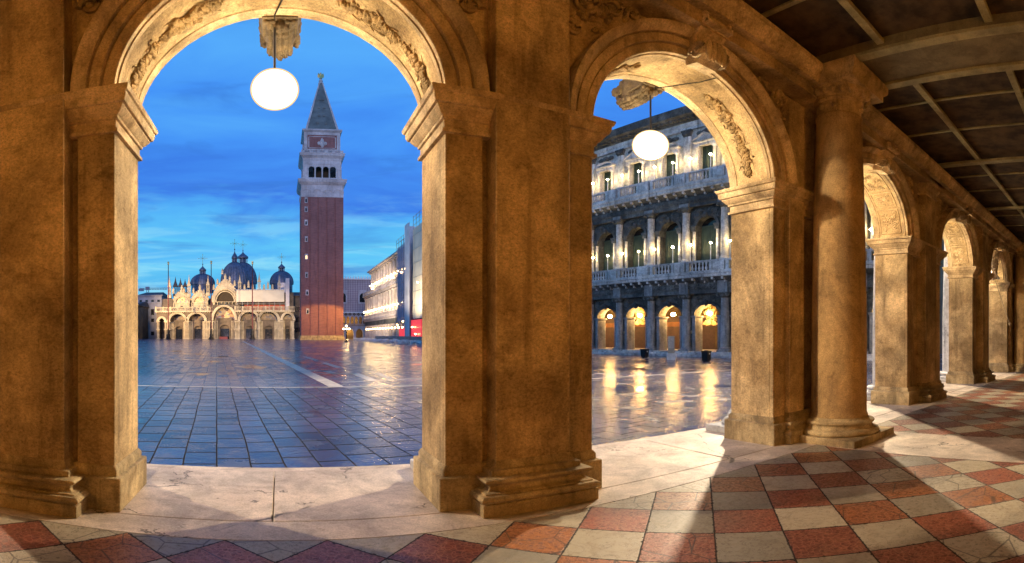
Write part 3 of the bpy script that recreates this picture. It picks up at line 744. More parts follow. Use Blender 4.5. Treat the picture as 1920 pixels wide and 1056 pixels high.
# tied-up curtain in the distant arch, with its rope
def tied_curtain(name, loc, sc, label, mat, rope_end, seed=1):
    t = thing(name, label, 'curtain', loc)
    b = MB(); rnd = random.Random(seed)
    for k in range(9):
        f = k/8; b.lump((.35*sc*(f-.5)*.8*sin(k), .05*rnd.uniform(-1, 1), sc*(.9-1.6*f)*.5), (.22*sc*(.6+.6*sin(pi*f)), .16*sc, .26*sc), .55, 3.4, seed+k, 20, 14)
    vs = []; fs = []                            # flared skirt of cloth below the knot
    n = 22
    for j in range(4):
        for k in range(n):
            a = 2*pi*k/n; r = sc*(.09+.11*j)*(1+.22*sin(5*a+seed)); vs.append((r*cos(a), r*sin(a)*.6, -sc*(.38+.13*j+.05*sin(7*a))))
    for j in range(3):
        for k in range(n): fs.append((j*n+k, j*n+(k+1) % n, (j+1)*n+(k+1) % n, (j+1)*n+k))
    b.add(vs, fs, True)
    b.build('cloth', mat, t, sharp=50)
    b = MB(); e = Vector(rope_end)-Vector(loc)
    b.tube([(0, 0, -.45*sc), tuple(Vector((0,0,-.45*sc)).lerp(e, .5)-Vector((0,0,.02))), tuple(e)], .014*max(1, sc*.9), 5)
    b.lump(tuple(e), (.05*sc, .05*sc, .08*sc), .5, 4, 3, 10, 8)
    b.build('rope', 'rope', t)
    return t
tied_curtain('tied_curtain', (16.9, 4.05, 4.95), .95, 'bundled white curtain tied up in the distant arch of the foreground arcade', 'cloth_white', (18.0, 3.7, 2.25), 4)

# ================================================================== PALACE SEEN THROUGH THE SECOND ARCH
BAY = 3.02
pal_rot = atan2(-.981, .196)
def palace(name, label, org, n0, n1, detail=True):
    P = thing(name, label, 'palace', org, pal_rot)
    x0, x1 = n0*BAY, n1*BAY
    b = MB(); b.box(x0, x1, -1.5, 4.4, -.15, .03); b.box(x0, x1, -1.1, 4.4, .03, .16); b.box(x0, x1, -.75, 4.4, .16, .28)
    b.build('steps', 'istrian_white', P)
    for lvl, (z0, z1, zs, rise, hw, y0, y1, mt) in enumerate(((.28, 5.4, 3.45, 1.02, 1.0, .0, .75, 'sooty_stone'), (8.15, 13.1, 11.5, .82, .78, .0, .6, 'sooty_stone'))):
        b = MB()
        for i in range(n0, n1): b.arch_panel(i*BAY, (i+1)*BAY, z0, z1, (i+.5)*BAY, hw, zs, rise, y0, y1, n=18)
        b.build('ground_wall' if lvl == 0 else 'first_wall', mt, P)
    b = MB()                                    # top floor wall with rectangular windows
    for i in range(n0, n1):
        a, c = i*BAY, (i+1)*BAY; m = (a+c)/2
        b.box(a, m-.52, 0, .6, 14.7, 20.3); b.box(m+.52, c, 0, .6, 14.7, 20.3); b.box(m-.52, m+.52, 0, .6, 18.75, 20.3); b.box(m-.52, m+.52, 0, .6, 14.7, 15.6)
    b.build('upper_wall', 'istrian_white', P)
    # entablatures
    b = MB(); b.stack(x0, x1, -.42, .5, [(0, 5.4), (0, 5.75), (.03, 5.78), (.03, 6.35), (.10, 6.40), (.30, 6.62), (.52, 6.75)], l=0, r=0, b=0)
    b.build('entablature', 'sooty_stone', P)
    b = MB(); b.stack(x0, x1, -.42, .5, [(.50, 6.75), (.56, 6.80), (.56, 7.0), (.62, 7.06), (.62, 7.2)], l=0, r=0, b=0); b.build('cornice', 'istrian_white', P)
    b = MB(); b.stack(x0, x1, -.40, .5, [(0, 13.2), (0, 13.5), (.04, 13.52), (.04, 14.15), (.12, 14.2), (.30, 14.4), (.50, 14.55)], l=0, r=0, b=0); b.box(x0, x1, .0, .6, 13.05, 13.25); b.build('entablature', 'sooty_stone', P)
    b = MB(); b.stack(x0, x1, -.42, .5, [(.48, 14.55), (.55, 14.6), (.55, 14.85), (.62, 14.92), (.62, 15.1)], l=0, r=0, b=0); b.build('cornice', 'istrian_white', P)
    b = MB(); b.stack(x0, x1, -.22, .5, [(0, 20.3), (0, 20.6), (.05, 20.62), (.05, 20.95)], l=0, r=0, b=0)
    b.build('entablature', 'istrian_white', P)
    b = MB(); b.stack(x0, x1, -.22, .5, [(.05, 20.95), (.12, 21.0), (.12, 21.2), (.45, 21.35), (.60, 21.45), (.62, 21.75), (.72, 21.95), (.72, 22.05)], l=0, r=0, b=0)
    k = x0+.1
    while k < x1: b.box(k, k+.16, -.64, -.30, 21.12, 21.30); k += .36
    b.build('roof_cornice', 'sooty_stone', P)
    b = MB(); b.add([(x0,-.5,22.05),(x1,-.5,22.05),(x1,6,22.3),(x0,6,22.3),(x0,12,22),(x1,12,22)], [(0,1,2,3),(3,2,5,4)]); b.build('roof', 'slate_roof', P)
    b = MB(); b.box(x0, x1, 4.2, 12, -.1, 22); b.box(x0, x1, .6, 4.2, 5.2, 5.4); b.box(x0, x1, .55, 4.2, 6.9, 7.1); b.box(x0, x1, .5, 4.2, 14.2, 14.6)
    b.box(x0-.3, x0, 0, 12, -.1, 22); b.box(x1, x1+.3, 0, 12, -.1, 22)
    b.build('back_wall', 'interior_warm', P)
    # one of each part, then copies along the front
    def col_mesh(z0, z1, r, n=20, ion=True):
        b = MB(); h = z1-z0
        b.stack(-r*1.45, r*1.45, -.30-r*.9, .02, [(0, z0), (0, z0+.14)], b=0)
        b.lathe(0, -.30+r*.3, [(r*1.35, z0+.14), (r*1.4, z0+.20), (r*1.15, z0+.26), (r*1.25, z0+.33), (r, z0+.40), (r, z0+h*.35), (r*.86, z1-.5), (r*.95, z1-.47)], n)
        return b
    def cap_mesh(z1, r):
        b = MB(); b.lathe(0, -.30+r*.3, [(r*.88, z1-.48), (r*.95, z1-.30), (r*1.25, z1-.14), (r*1.3, z1-.12)], 16)
        b.stack(-r*1.3, r*1.3, -.30-r, .02, [(0, z1-.13), (.05, z1-.06), (.05, z1)], b=0)
        for sx in (-1, 1):
            b.lump((sx*r*1.15, -.30-r*.75, z1-.22), (r*.42, r*.4, r*.45), .3, 3, 1, 10, 8)
        b.lump((0, -.30-r*.85, z1-.30), (r*.5, r*.3, r*.4), .4, 3, 2, 10, 8)
        return b
    def place(o, i):
        if i == n0: o.location.x = n0*BAY; return o
        c = dup(o, P); c.location.x = i*BAY; return c
    protos = []
    q = col_mesh(.28, 5.42, .30).build('ground_column', 'grimy_column', P); cap_mesh(5.42, .30).build('capital', 'sooty_stone', q); protos.append(q)
    q = col_mesh(8.15, 13.22, .29).build('first_column', 'istrian_white', P); cap_mesh(13.22, .29).build('capital', 'sooty_stone', q); protos.append(q)
    q = None
    b = MB(); b.stack(-.27, .27, -.14, .02, [(.05, 15.1), (.05, 16.3), (0, 16.35), (0, 19.75)], b=0); q = b.build('top_pilaster', 'istrian_white', P)
    b = MB(); b.stack(-.27, .27, -.14, .02, [(0, 19.75), (.04, 19.8), (.02, 19.85), (.13, 20.2), (.15, 20.22), (.15, 20.32)], b=0)
    for k in range(7): b.lump((-.27+.09*k, -.24, 19.98+.06*(k % 2)), (.06, .06, .12), .4, 3, k, 9, 7)
    b.build('capital', 'sooty_stone', q); protos.append(q)
    for q in protos:
        for i in range(n0, n1+1): place(q, i)
    # ground arches: inner responds, keystone mask
    bays = []
    b = MB()
    for sx in (-1, 1): b.box(.5*BAY+sx*1.0-.12, .5*BAY+sx*1.0+.12, -.10, .80, .28, 3.25); b.stack(.5*BAY+sx*1.0-.12, .5*BAY+sx*1.0+.12, -.10, .80, [(.0, 3.25), (.05, 3.32), (.08, 3.42), (.08, 3.48)])
    bays.append(b.build('arch_pier', 'grimy_column', P))
    b = MB(); b.archivolt(.5*BAY, 3.45, 1.0, 1.02, [(0, .01), (0, -.06), (.10, -.06), (.11, -.09), (.24, -.10), (.27, -.14), (.30, .01)], n=24)
    b.lump((.5*BAY, -.18, 4.62), (.16, .16, .26), .35, 3, 5, 16, 12)
    for sx in (-1, 1):
        b.lump((.5*BAY+sx*.95, -.06, 4.85), (.28, .10, .30), .5, 2.6, 8+sx, 20, 14); b.lump((.5*BAY+sx*.6, -.08, 5.08), (.22, .09, .16), .5, 2.6, 18+sx, 18, 12)
    bays.append(b.build('arch_ornament', 'sooty_stone', P))
    # first floor windows: small columns, arch ornament, green shutters
    for sx in (-1, 1):
        b = MB(); b.lathe(.5*BAY+sx*.92, -.12, [(.17, 8.15), (.17, 8.25), (.125, 8.32), (.125, 9.5), (.105, 11.0), (.13, 11.05)], 14)
        bays.append(b.build('window_column', 'istrian_white', P))
    b = MB()
    for sx in (-1, 1): b.stack(.5*BAY+sx*.92-.15, .5*BAY+sx*.92+.15, -.26, .5, [(0, 11.02), (.03, 11.1), (.02, 11.3), (.08, 11.42), (.08, 11.55)])
    b.archivolt(.5*BAY, 11.5, .78, .82, [(0, .01), (0, -.08), (.12, -.10), (.22, -.14), (.25, .01)], n=22)
    b.lump((.5*BAY, -.22, 12.42), (.14, .18, .26), .4, 3, 5, 14, 12)
    for sx in (-1, 1):
        b.lump((.5*BAY+sx*.78, -.08, 12.55), (.30, .12, .36), .55, 2.4, 28+sx, 22, 16); b.lump((.5*BAY+sx*.45, -.1, 12.85), (.22, .12, .2), .5, 2.6, 38+sx, 18, 12)
    bays.append(b.build('window_ornament', 'sooty_stone', P))
    b = MB(); b.box(.5*BAY-.80, .5*BAY+.80, .50, .56, 8.15, 11.55)
    for k in range(9): b.box(.5*BAY-.78+.175*k, .5*BAY-.755+.175*k, .475, .50, 8.15, 11.5)
    b.box(.5*BAY-.80, .5*BAY+.80, .44, .5, 11.5, 11.62)
    bays.append(b.build('shutter', 'shutter_green', P))
    b = MB(); b.box(.5*BAY-.80, .5*BAY+.80, .57, .60, 11.5, 12.5); bays.append(b.build('lunette_glass', 'glass_dark', P))
    # top floor window: side columns, green pane
    b = MB()
    for sx in (-1, 1): b.lathe(.5*BAY+sx*.66, -.10, [(.15, 15.1), (.15, 15.95), (.17, 16.0), (.12, 16.1), (.105, 18.35), (.13, 18.4)], 12); b.stack(.5*BAY+sx*.66-.14, .5*BAY+sx*.66+.14, -.24, .05, [(0, 18.4), (.04, 18.5), (.04, 18.62)], b=0)
    b.box(.5*BAY-.56, .5*BAY-.50, -.06, .02, 15.6, 18.6); b.box(.5*BAY+.50, .5*BAY+.56, -.06, .02, 15.6, 18.6)
    b.stack(.5*BAY-.80, .5*BAY+.80, -.24, .03, [(0, 18.62), (.02, 18.85), (.10, 18.92), (.10, 18.98)], b=0)
    bays.append(b.build('window_frame', 'istrian_white', P))
    b = MB(); b.box(.5*BAY-.53, .5*BAY+.53, .32, .38, 15.6, 18.76)
    for k in range(5): b.box(.5*BAY-.52+.25*k, .5*BAY-.49+.25*k, .29, .32, 15.6, 18.75)
    bays.append(b.build('shutter', 'shutter_green', P))
    for q in bays:
        for i in range(n0, n1):
            if i == n0: q.location.x = i*BAY
            else: place(q, i)
    for i in range(n0, n1):                    # alternating triangular and round pediments with a crest
        cx = (i+.5)*BAY; b = MB()
        if i % 2: 
            vs = [(cx-.95,-.36,18.98),(cx+.95,-.36,18.98),(cx+.95,-.36,19.06),(cx,-.36,19.62),(cx-.95,-.36,19.06)]
            b.add(vs+[(p[0],.02,p[2]) for p in vs], [(0,1,2,3,4),(1,6,7,2),(2,7,8,3),(3,8,9,4),(4,9,5,0),(0,5,6,1)])
            b.tube([(cx-.98,-.38,19.07),(cx,-.38,19.66),(cx+.98,-.38,19.07)], .06, 6)
        else:
            b.archivolt(cx, 18.86, .85, .42, [(0, .02), (0, -.32), (.10, -.36), (.18, -.40), (.20, .02)], a0=.18, a1=pi-.18, n=18)
            b.box(cx-.8, cx+.8, -.18, .02, 18.98, 19.2)
        b.box(cx-.98, cx+.98, -.38, .02, 18.98, 19.05)
        b.build('pediment', 'istrian_white', P)
        b = MB(); b.lump((cx, -.12, 19.80), (.26, .16, .24), .5, 2.6, i, 20, 14)
        for sx in (-1, 1): b.lump((cx+sx*.5, -.08, 19.85), (.26, .10, .16), .5, 2.6, i+9, 16, 12)
        b.build('pediment_crest', 'sooty_stone', P)
    # balustrades: rail, pedestals, balusters
    for zb in (7.2, 15.1):
        b = MB(); b.box(x0, x1, -1.02, -.80, zb+.86, zb+1.0); b.box(x0, x1, -1.0, -.82, zb, zb+.12)
        for i in range(n0, n1+1):
            b.box(i*BAY-.42, i*BAY+.42, -1.05, -.62, zb+.12, zb+.86); b.box(i*BAY-.33, i*BAY+.33, -1.075, -1.05, zb+.22, zb+.78)
            for sx in (-.62, .62): b.box(i*BAY+sx-.11, i*BAY+sx+.11, -1.0, -.80, zb+.12, zb+.86)
        b.build('balustrade', 'istrian_white', P)
        b = MB()
        for k in range(5):
            b.lathe((k-2)*.27, -.91, [(.075, zb+.12), (.05, zb+.18), (.095, zb+.34), (.045, zb+.55), (.065, zb+.72), (.075, zb+.86)], 8)
        bal = b.build('balusters', 'istrian_white', P)
        for i in range(n0, n1):
            if i == n0: bal.location.x = (i+.5)*BAY
            else: dup(bal, P).location.x = (i+.5)*BAY
    # brackets and frieze carvings under the balconies
    b = MB()
    for (zt, zf) in ((6.75, 6.08), (14.55, 13.85)):
        k = x0+.2
        while k < x1:
            b.box(k-.08, k+.08, -.92, -.40, zt-.22, zt-.02); b.box(k-.06, k+.06, -.60, -.40, zt-.45, zt-.2); k += .755
    b.box(x0, x1, -.42, -.38, 6.1, 6.74); b.box(x0, x1, -.42, -.38, 13.9, 14.5); b.build('bracket_course', 'istrian_white', P)
    b = MB(); rnd = random.Random(3)
    for (zf) in (6.05, 13.83):
        k = x0+.3
        while k < x1:
            b.lump((k, -.47, zf+rnd.uniform(-.05, .05)), (.30, .07, .20), .6, 2.5, k, 18, 12); k += .52
    b.build('frieze_carving', 'sooty_stone', P)
    for i in range(n0, n1+1):                  # pale stone blocks breaking the dark friezes above the columns
        b = MB(); b.box(i*BAY-.36, i*BAY+.36, -.56, -.40, 5.45, 6.5); b.build('frieze_block', 'grimy_column', P)
        b = MB(); b.box(i*BAY-.36, i*BAY+.36, -.55, -.38, 13.25, 13.52)
        b.build('frieze_block', 'grimy_column', P)
    # lamp posts standing on the balustrades, two to a bay
    for (zb, zl) in ((8.2, 9.75), (16.1, 17.45)):
        for i in range(n0, n1):
            for fr in (.20, .72):
                x = (i+fr)*BAY
                b = MB(); b.tube([(x, -.60, zb-1.0), (x, -.60, zl-.06)], .032, 6); q = b.build('lamp_post', 'white_paint', P)
                b = MB(); b.sphere((x, -.60, zl), .075, 12, 8); b.build('lamp_bulb', 'bulb_lit', q, sharp=180)
    # inside the ground arcade: far wall with shutters and shop fronts, pilasters, ceiling lamps
    for i in range(n0, n1+1):
        b = MB(); b.box(i*BAY-.30, i*BAY+.30, 3.9, 4.2, .28, 5.2); b.stack(i*BAY-.30, i*BAY+.30, 3.9, 4.2, [(0, 3.3), (.1, 3.5)], b=0); b.build('inner_pilaster', 'interior_warm', P)
    kinds = {-1: 'roller', 0: 'roller', 1: 'sign', 2: 'poster', 3: 'door', 4: 'door', 5: 'roller'}
    for i in range(n0, n1):
        cx = (i+.5)*BAY; k = kinds.get(i, 'door')
        b = MB(); b.box(cx-1.2, cx+1.2, 4.06, 4.19, .28, 3.6); b.build('shop_front', 'shop_dark', P)
        b = MB(); b.box(cx-1.15, cx+1.15, 3.98, 4.06, 2.62, 3.10)
        b.build('sign_board', 'shop_sign', P)
        if k in ('roller', 'sign', 'poster'):
            b = MB(); xa, xb = {'roller': (cx-1.1, cx+1.1), 'sign': (cx-.1, cx+1.1), 'poster': (cx-.2, cx+1.1)}[k]
            zt_ = {'roller': 2.55, 'sign': 1.3, 'poster': 2.4}[k]
            z = .28
            while z < zt_-.04: b.add([(xa,3.98,z),(xb,3.98,z),(xb,4.01,z+.075),(xa,4.01,z+.075),(xa,3.98,z+.08),(xb,3.98,z+.08)], [(0,1,2,3),(3,2,5,4)]); z += .08
            b.build('roller_shutter', 'roller_shutter', P)
        if k == 'sign':
            b = MB(); b.box(cx-.5, cx+1.1, 3.9, 3.96, 1.75, 2.4); b.build('notice_board', 'roller_shutter', P)
            b = MB(); b.tube([(cx-.95, 3.7, .3), (cx-.95, 3.7, 3.6)], .06, 8); b.tube([(cx-.78, 3.7, .3), (cx-.78, 3.7, 3.6)], .05, 8); b.build('drain_pipe', 'roller_shutter', P)
        if k == 'poster':
            b = MB(); b.box(cx-.75, cx-.45, 3.86, 3.92, .5, 3.0); b.build('torn_poster', 'cloth_white', P)
    b = MB(); b.box(.5*BAY-1.0, .5*BAY-.94, 3.9, 3.97, 1.3, 2.5); b.build('violet_tube', 'violet_lit', P)
    return P
PO = (25.52, 22.99, 0)
pal = palace('palace', 'grey stone palace with three storeys of columns and balustrades seen through the second arch', PO, -7, 4)
E2 = Matrix.Translation(PO) @ Matrix.Rotation(pal_rot, 4, 'Z')
bulb_labels = {-4: 'nearest the left pier of the second arch', -3: 'behind the curtain left of the post', -2: 'small round one above the post', -1: 'behind the right golden curtain'}
EI = E2.inverted()
def palace_inner(i, depth, z):
    c = EI @ Vector((0, 0, EYE)); a = Vector(((i+.5)*BAY, .35, 0)); d = a-c; k = (depth-c.y)/d.y
    return E2 @ Vector((c.x+d.x*k, depth, z))
for i in range(-7, 4):
    p = palace_inner(i, 1.1, 3.72)
    t = thing('arcade_lamp', 'amber globe in the palace ground arcade, '+bulb_labels.get(i, 'in an arch hidden by a pier'), 'lamp', p, 0, 'amber lamps of the palace ground arcade')
    b = MB(); b.sphere((0, 0, 0), .17, 16, 10); b.build('globe', 'globe_warm', t, sharp=180)
    b = MB(); b.tube([(0, 0, .14), (0, 0, 1.5)], .015, 5); b.build('rod', 'iron', t)
# bundled curtains hanging over two of those lamps
for i, lab in ((-3, 'bundled pale curtain glowing over a lamp in the palace arcade, above a torn poster'), (-1, 'wide bundled golden curtain in the palace arch with the wide roller shutter')):
    p = palace_inner(i, 1.75, 3.95); e = E2 @ Vector((i*BAY+.33, -.05, 2.0))
    tied_curtain('tied_curtain', tuple(p), 1.5 if i == -3 else 1.7, lab, 'cloth_gold', tuple(e), 7+i)
# litter bins and stone information post in front of the palace
def bin_(x, y, lab, h):
    t = thing('litter_bin', lab, 'litter bin', (x, y, ZP), .2, 'black litter bins by the palace steps')
    b = MB(); b.stack(-.17, .17, -.17, .17, [(0, .05), (.02, h-.08), (.035, h-.06), (.035, h)]); b.box(-.12, .12, -.12, .12, 0, .05); b.build('body', 'iron_dark', t, bevel=.01)
    b = MB(); b.lathe(0, 0, [(.13, h), (.10, h+.03), (.001, h+.035)], 14); b.build('lid', 'iron', t)
    b = MB(); b.box(-.05, .05, -.212, -.206, h-.24, h-.16); b.build('sticker', 'white_paint', t)
bin_(20.66, 25.35, 'black litter bin at the palace steps, left of the information post', .72)
bin_(20.1, 19.55, 'black litter bin at the palace steps, right of the information post', .76)
t = thing('information_post', 'pale rectangular information post on a white block before the palace arcade', 'sign post', (20.0, 22.2, ZP), -.7)
b = MB(); b.box(-.24, .24, -.24, .24, 0, .50); b.build('block', 'white_paint', t, bevel=.015)
b = MB(); b.box(-.19, .19, -.12, .12, .50, 1.80); q = b.build('panel', 'roller_shutter', t, bevel=.008)
b = MB(); b.box(-.14, .14, -.13, -.122, .9, 1.7); b.build('sheet', 'cloth_white', q)

# ================================================================== BELL TOWER
TY = 147.0
tw = thing('bell_tower', 'tall red brick bell tower with white belfry and green pyramid spire', 'bell tower', (onY(601.5, TY+5.9), TY+5.9, 0), 0)
def tz(py): return zat(601, py, TY)-0
HWd = 5.85
b = MB()
z0, z1 = tz(630), tz(365)
for sx, sy, w_ in ((0, -1, 0), (0, 1, 0), (-1, 0, 1), (1, 0, 1)):
    pass
b.box(-HWd+.18, HWd-.18, -HWd+.18, HWd-.18, z0-2, z1)
nl = 5; wl = 2*HWd/nl
for k in range(nl):                            # brick pilaster strips between dark grooves
    a = -HWd+k*wl; c = a+wl
    g0 = .0 if k == 0 else .13; g1 = .0 if k == nl-1 else .13
    b.box(a+g0*1.5, c-g1*1.5, -HWd, -HWd+.2, z0-2, z1); b.box(a+g0, c-g1, HWd-.2, HWd, z0-2, z1)
    b.box(-HWd, -HWd+.2, a+g0, c-g1, z0-2, z1) if 0 < k < nl-1 else None
    b.box(HWd-.2, HWd, a+g0, c-g1, z0-2, z1) if 0 < k < nl-1 else None
shaft = b.build('shaft', 'tower_brick', tw)
b = MB(); b.stack(-HWd, HWd, -HWd, HWd, [(.35, ZP-.1), (.30, tz(632)), (.12, tz(630)), (.02, tz(629.5))]); b.build('stone_base', 'base_stone', tw)
wins = [(574, 376), (574, 393), (574, 418), (574.5, 449), (574.5, 482), (575, 516), (576, 549), (577, 584)]
for k, (px, py) in enumerate(wins):
    x = onY(px, TY)-tw.location.x; z = tz(py)
    b = MB(); b.arch_panel(x-.42, x+.42, z-1.0, z+1.1, x, .24, z+.25, .28, -HWd-.10, -HWd+.02, zb=z-.75, n=8)
    q = b.build('window', 'white_tower_stone', tw)
    b = MB(); b.box(x-.25, x+.25, -HWd-.03, -HWd-.012, z-.8, z+.6); b.build('pane', 'window_lit' if k == 4 else 'glass_dark', q)
# belfry
b = MB(); b.stack(-5.85, 5.85, -5.85, 5.85, [(.02, z1-.9), (.02, tz(347)), (.25, tz(346)), (.45, tz(344.5)), (.80, tz(342)), (.80, tz(339.5)), (.95, tz(338)), (.95, tz(336.5))])
b.box(-5.6, 5.6, -5.6, 5.6, tz(337), tz(332.5))
for face in range(4):
    b.T = Matrix.Rotation(face*pi/2, 4, 'Z')
    for k in range(4):
        cx = -4.35+2.9*k; b.archivolt(cx, tz(361), 1.05, 1.05, [(0, -5.85), (0, -6.02), (.16, -6.02), (.2, -5.85)], n=14)
    b.T = None
b.build('belfry_frieze', 'white_tower_stone', tw)
b = MB()
for face in range(4):
    b.T = Matrix.Rotation(face*pi/2, 4, 'Z')
    zb0, zb1 = tz(332.5), tz(300)
    cs = [-2.98, -.99, .99, 2.98]; ed = [-3.98, -1.985, 0, 1.985, 3.98]
    for k in range(4): b.arch_panel(ed[k], ed[k+1], zb0, zb1, cs[k], .80, tz(315), .80, -5.35, -4.75, n=12)
    b.box(-5.35, -3.98, -5.35, -4.75, zb0, zb1); b.box(3.98, 4.75, -5.35, -4.75, zb0, zb1)
    b.box(-4.05, 4.05, -5.45, -5.35, tz(307), tz(306)); 
    for k in range(5): b.lathe(ed[k], -5.42, [(.20, zb0), (.16, zb0+.3), (.14, tz(317)), (.24, tz(315))], 8)
b.T = None
b.box(-4.6, 4.6, -4.6, 4.6, zb1-.3, zb1)
b.build('belfry', 'white_tower_stone', tw)
b = MB(); b.stack(-5.35, 5.35, -5.35, 5.35, [(.0, tz(300)), (.12, tz(299)), (.12, tz(296)), (.4, tz(294)), (.85, tz(291.5)), (.85, tz(289)), (1.0, tz(287.5)), (1.0, tz(287))]); b.build('belfry_cornice', 'white_tower_stone', tw)
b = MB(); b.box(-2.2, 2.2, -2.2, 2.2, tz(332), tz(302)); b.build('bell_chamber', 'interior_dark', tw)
b = MB()
for face in range(4):
    b.T = Matrix.Rotation(face*pi/2, 4, 'Z')
    b.box(-5.75, 5.75, -5.80, -5.55, tz(281.8), tz(281)); b.box(-5.75, 5.75, -5.80, -5.55, tz(287), tz(286.2))
    for c in (-5.4, -3.1, -1.1, 1.1, 3.1, 5.4): b.box(c-.45, c+.45, -5.78, -5.57, tz(286.2), tz(281.8))
    x = -5.2
    while x < 5.3: b.box(x-.07, x+.07, -5.74, -5.61, tz(286.2), tz(281.8)); x += .36
b.T = None
b.build('balustrade', 'white_tower_stone', tw)
b = MB(); b.box(-4.95, 4.95, -4.95, 4.95, tz(287), tz(246)); b.build('attic', 'tower_brick', tw)
b = MB()
for face in range(4):
    b.T = Matrix.Rotation(face*pi/2, 4, 'Z')
    za, zb_ = tz(279), tz(247)
    b.box(-5.0, 5.0, -5.05, -4.93, tz(285), tz(277.5)); b.box(-5.0, 5.0, -5.05, -4.93, tz(251), tz(246)); b.box(-5.05, -4.1, -5.06, -4.93, tz(285), zb_); b.box(4.1, 5.05, -5.06, -4.93, tz(285), zb_)
    for (xa, xb, zc, zd) in ((-3.85, 3.85, tz(276), tz(275)), (-3.85, 3.85, tz(254.5), tz(253.5)), (-3.85, -3.6, tz(276), tz(253.5)), (3.6, 3.85, tz(276), tz(253.5))): b.box(xa, xb, -5.02, -4.93, zc, zd)
    b.lump((0, -5.1, tz(266)), (.55, .25, 1.7), .3, 3, 2, 18, 14); b.lump((-.8, -5.05, tz(267)), (.5, .2, .6), .4, 3, 3, 14, 10); b.lump((.8, -5.05, tz(267)), (.5, .2, .6), .4, 3, 4, 14, 10)
b.T = None
b.build('attic_frame', 'white_tower_stone', tw)
b = MB(); b.stack(-4.98, 4.98, -4.98, 4.98, [(.0, tz(246)), (.35, tz(244.5)), (.6, tz(243)), (.6, tz(241)), (.3, tz(240))]); b.build('attic_cornice', 'white_tower_stone', tw)
zs0, zs1 = tz(240), zat(601, 157, TY+5.9)
b = MB(); r0, r1 = 4.55, .45
b.add([(-r0,-r0,zs0),(r0,-r0,zs0),(r0,r0,zs0),(-r0,r0,zs0),(-r1,-r1,zs1),(r1,-r1,zs1),(r1,r1,zs1),(-r1,r1,zs1)], [(0,1,5,4),(1,2,6,5),(2,3,7,6),(3,0,4,7),(4,5,6,7)])
for (f, w_) in ((.12, 1.2), (.28, .7), (.45, .8), (.62, .4)):     # small dormer openings
    z = zs0+(zs1-zs0)*f; rr = r0+(r1-r0)*f
    for sx in (-1, 1): b.box(sx*w_-.28, sx*w_+.28, -rr-.12, -rr+.4, z, z+.55)
spire = b.build('spire', 'copper_green', tw)
b = MB()
for sx in (-1, 1):
    for sy in (-1, 1): b.tube([(sx*(r0-.15), sy*(r0-.15), zs0), (sx*r1, sy*r1, zs1)], .42, 4, True, .22)
b.build('spire_ribs', 'white_tower_stone', spire)
b = MB(); b.lathe(0, 0, [(.75, zs1-.3), (.8, zs1+.1), (.5, zs1+.5), (.65, zs1+1.0), (.3, zs1+1.5), (.2, zs1+1.9)], 12); b.build('finial', 'white_tower_stone', spire)
b = MB(); zt = zs1+1.9
b.lathe(0, 0, [(.45, zt), (.30, zt+.8), (.38, zt+1.5), (.2, zt+1.75), (.24, zt+2.0), (.20, zt+2.3), (.02, zt+2.4)], 12)
for sx in (-1, 1):
    b.add([(sx*.1, .1, zt+1.6), (sx*.75, .25, zt+2.4), (sx*.95, .3, zt+1.4), (sx*.8, .3, zt+.5), (sx*.2, .15, zt+.8)], [(0,1,2,3,4)]); b.add([(sx*.1, .2, zt+1.6), (sx*.75, .35, zt+2.4), (sx*.95, .4, zt+1.4), (sx*.8, .4, zt+.5), (sx*.2, .25, zt+.8)], [(4,3,2,1,0)])
b.tube([(-.2, 0, zt+1.6), (-.8, -.3, zt+2.0)], .09, 6)
b.build('angel', 'gold_leaf', tw)
# low loggia at the tower foot is hidden; street lamp beside it
x, y = g(649.5, 641.2)
t = thing('street_lamp', 'old street lamp with clustered lit globes beside the bell tower', 'street lamp', (x, y, ZP))
b = MB(); b.lathe(0, 0, [(.35, 0), (.35, .25), (.2, .5), (.12, .8), (.09, 3.0), (.12, 3.3)], 10)
b.tube([(-.55, 0, 3.25), (0, 0, 3.0), (.55, 0, 3.25)], .04, 6); b.build('post', 'iron', t)
for c in ((-.55, 0, 3.5), (.55, 0, 3.5), (0, -.4, 3.5), (0, 0, 4.3)): b = MB(); b.sphere(c, .24, 12, 8); b.build('globe', 'bulb_street', t, sharp=180)

# ================================================================== BASILICA
BY = 175.0
def bx(px, Y=BY): return onY(px, Y)
def bz(py, px=420, Y=BY): return zat(px, py, Y)
bas = thing('basilica', 'floodlit pale stone basilica with five portals, gabled lunettes and blue lead domes', 'basilica', (0,0,0))
zt0, zt1 = bz(585), bz(582)
port = [(303.5, 5.2, 605, 597), (333, 14.2, 603, 589), (368.5, 14.6, 602, 588.5), (420, 20, 601, 575.5), (467, 16.5, 602, 585), (503.5, 17, 602, 584.5), (539.5, 9, 601, 588.5)]
edges = [293.5, 313, 350.5, 389, 449, 484.7, 525, 551.5]
b = MB()
for (cx, hw, ys, yt), e0, e1 in zip(port, edges, edges[1:]):
    zs = bz(ys, cx); rise = bz(yt, cx)-zs
    top = max(zt0, bz(yt, cx)+.9)
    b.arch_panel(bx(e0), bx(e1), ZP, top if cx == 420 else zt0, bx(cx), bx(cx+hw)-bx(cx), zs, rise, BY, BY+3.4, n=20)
b.build('portal_wall', 'basilica_dark', bas)  # darker stone tone stands in for shade behind the columns
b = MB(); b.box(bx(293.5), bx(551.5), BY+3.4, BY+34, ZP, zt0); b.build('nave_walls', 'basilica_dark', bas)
b = MB(); b.box(bx(293.5), bx(396), BY+9, BY+34, zt0, bz(556)); b.box(bx(396), bx(551.5), BY+9, BY+34, zt0, bz(545)); b.build('nave_walls', 'basilica_dark', bas)
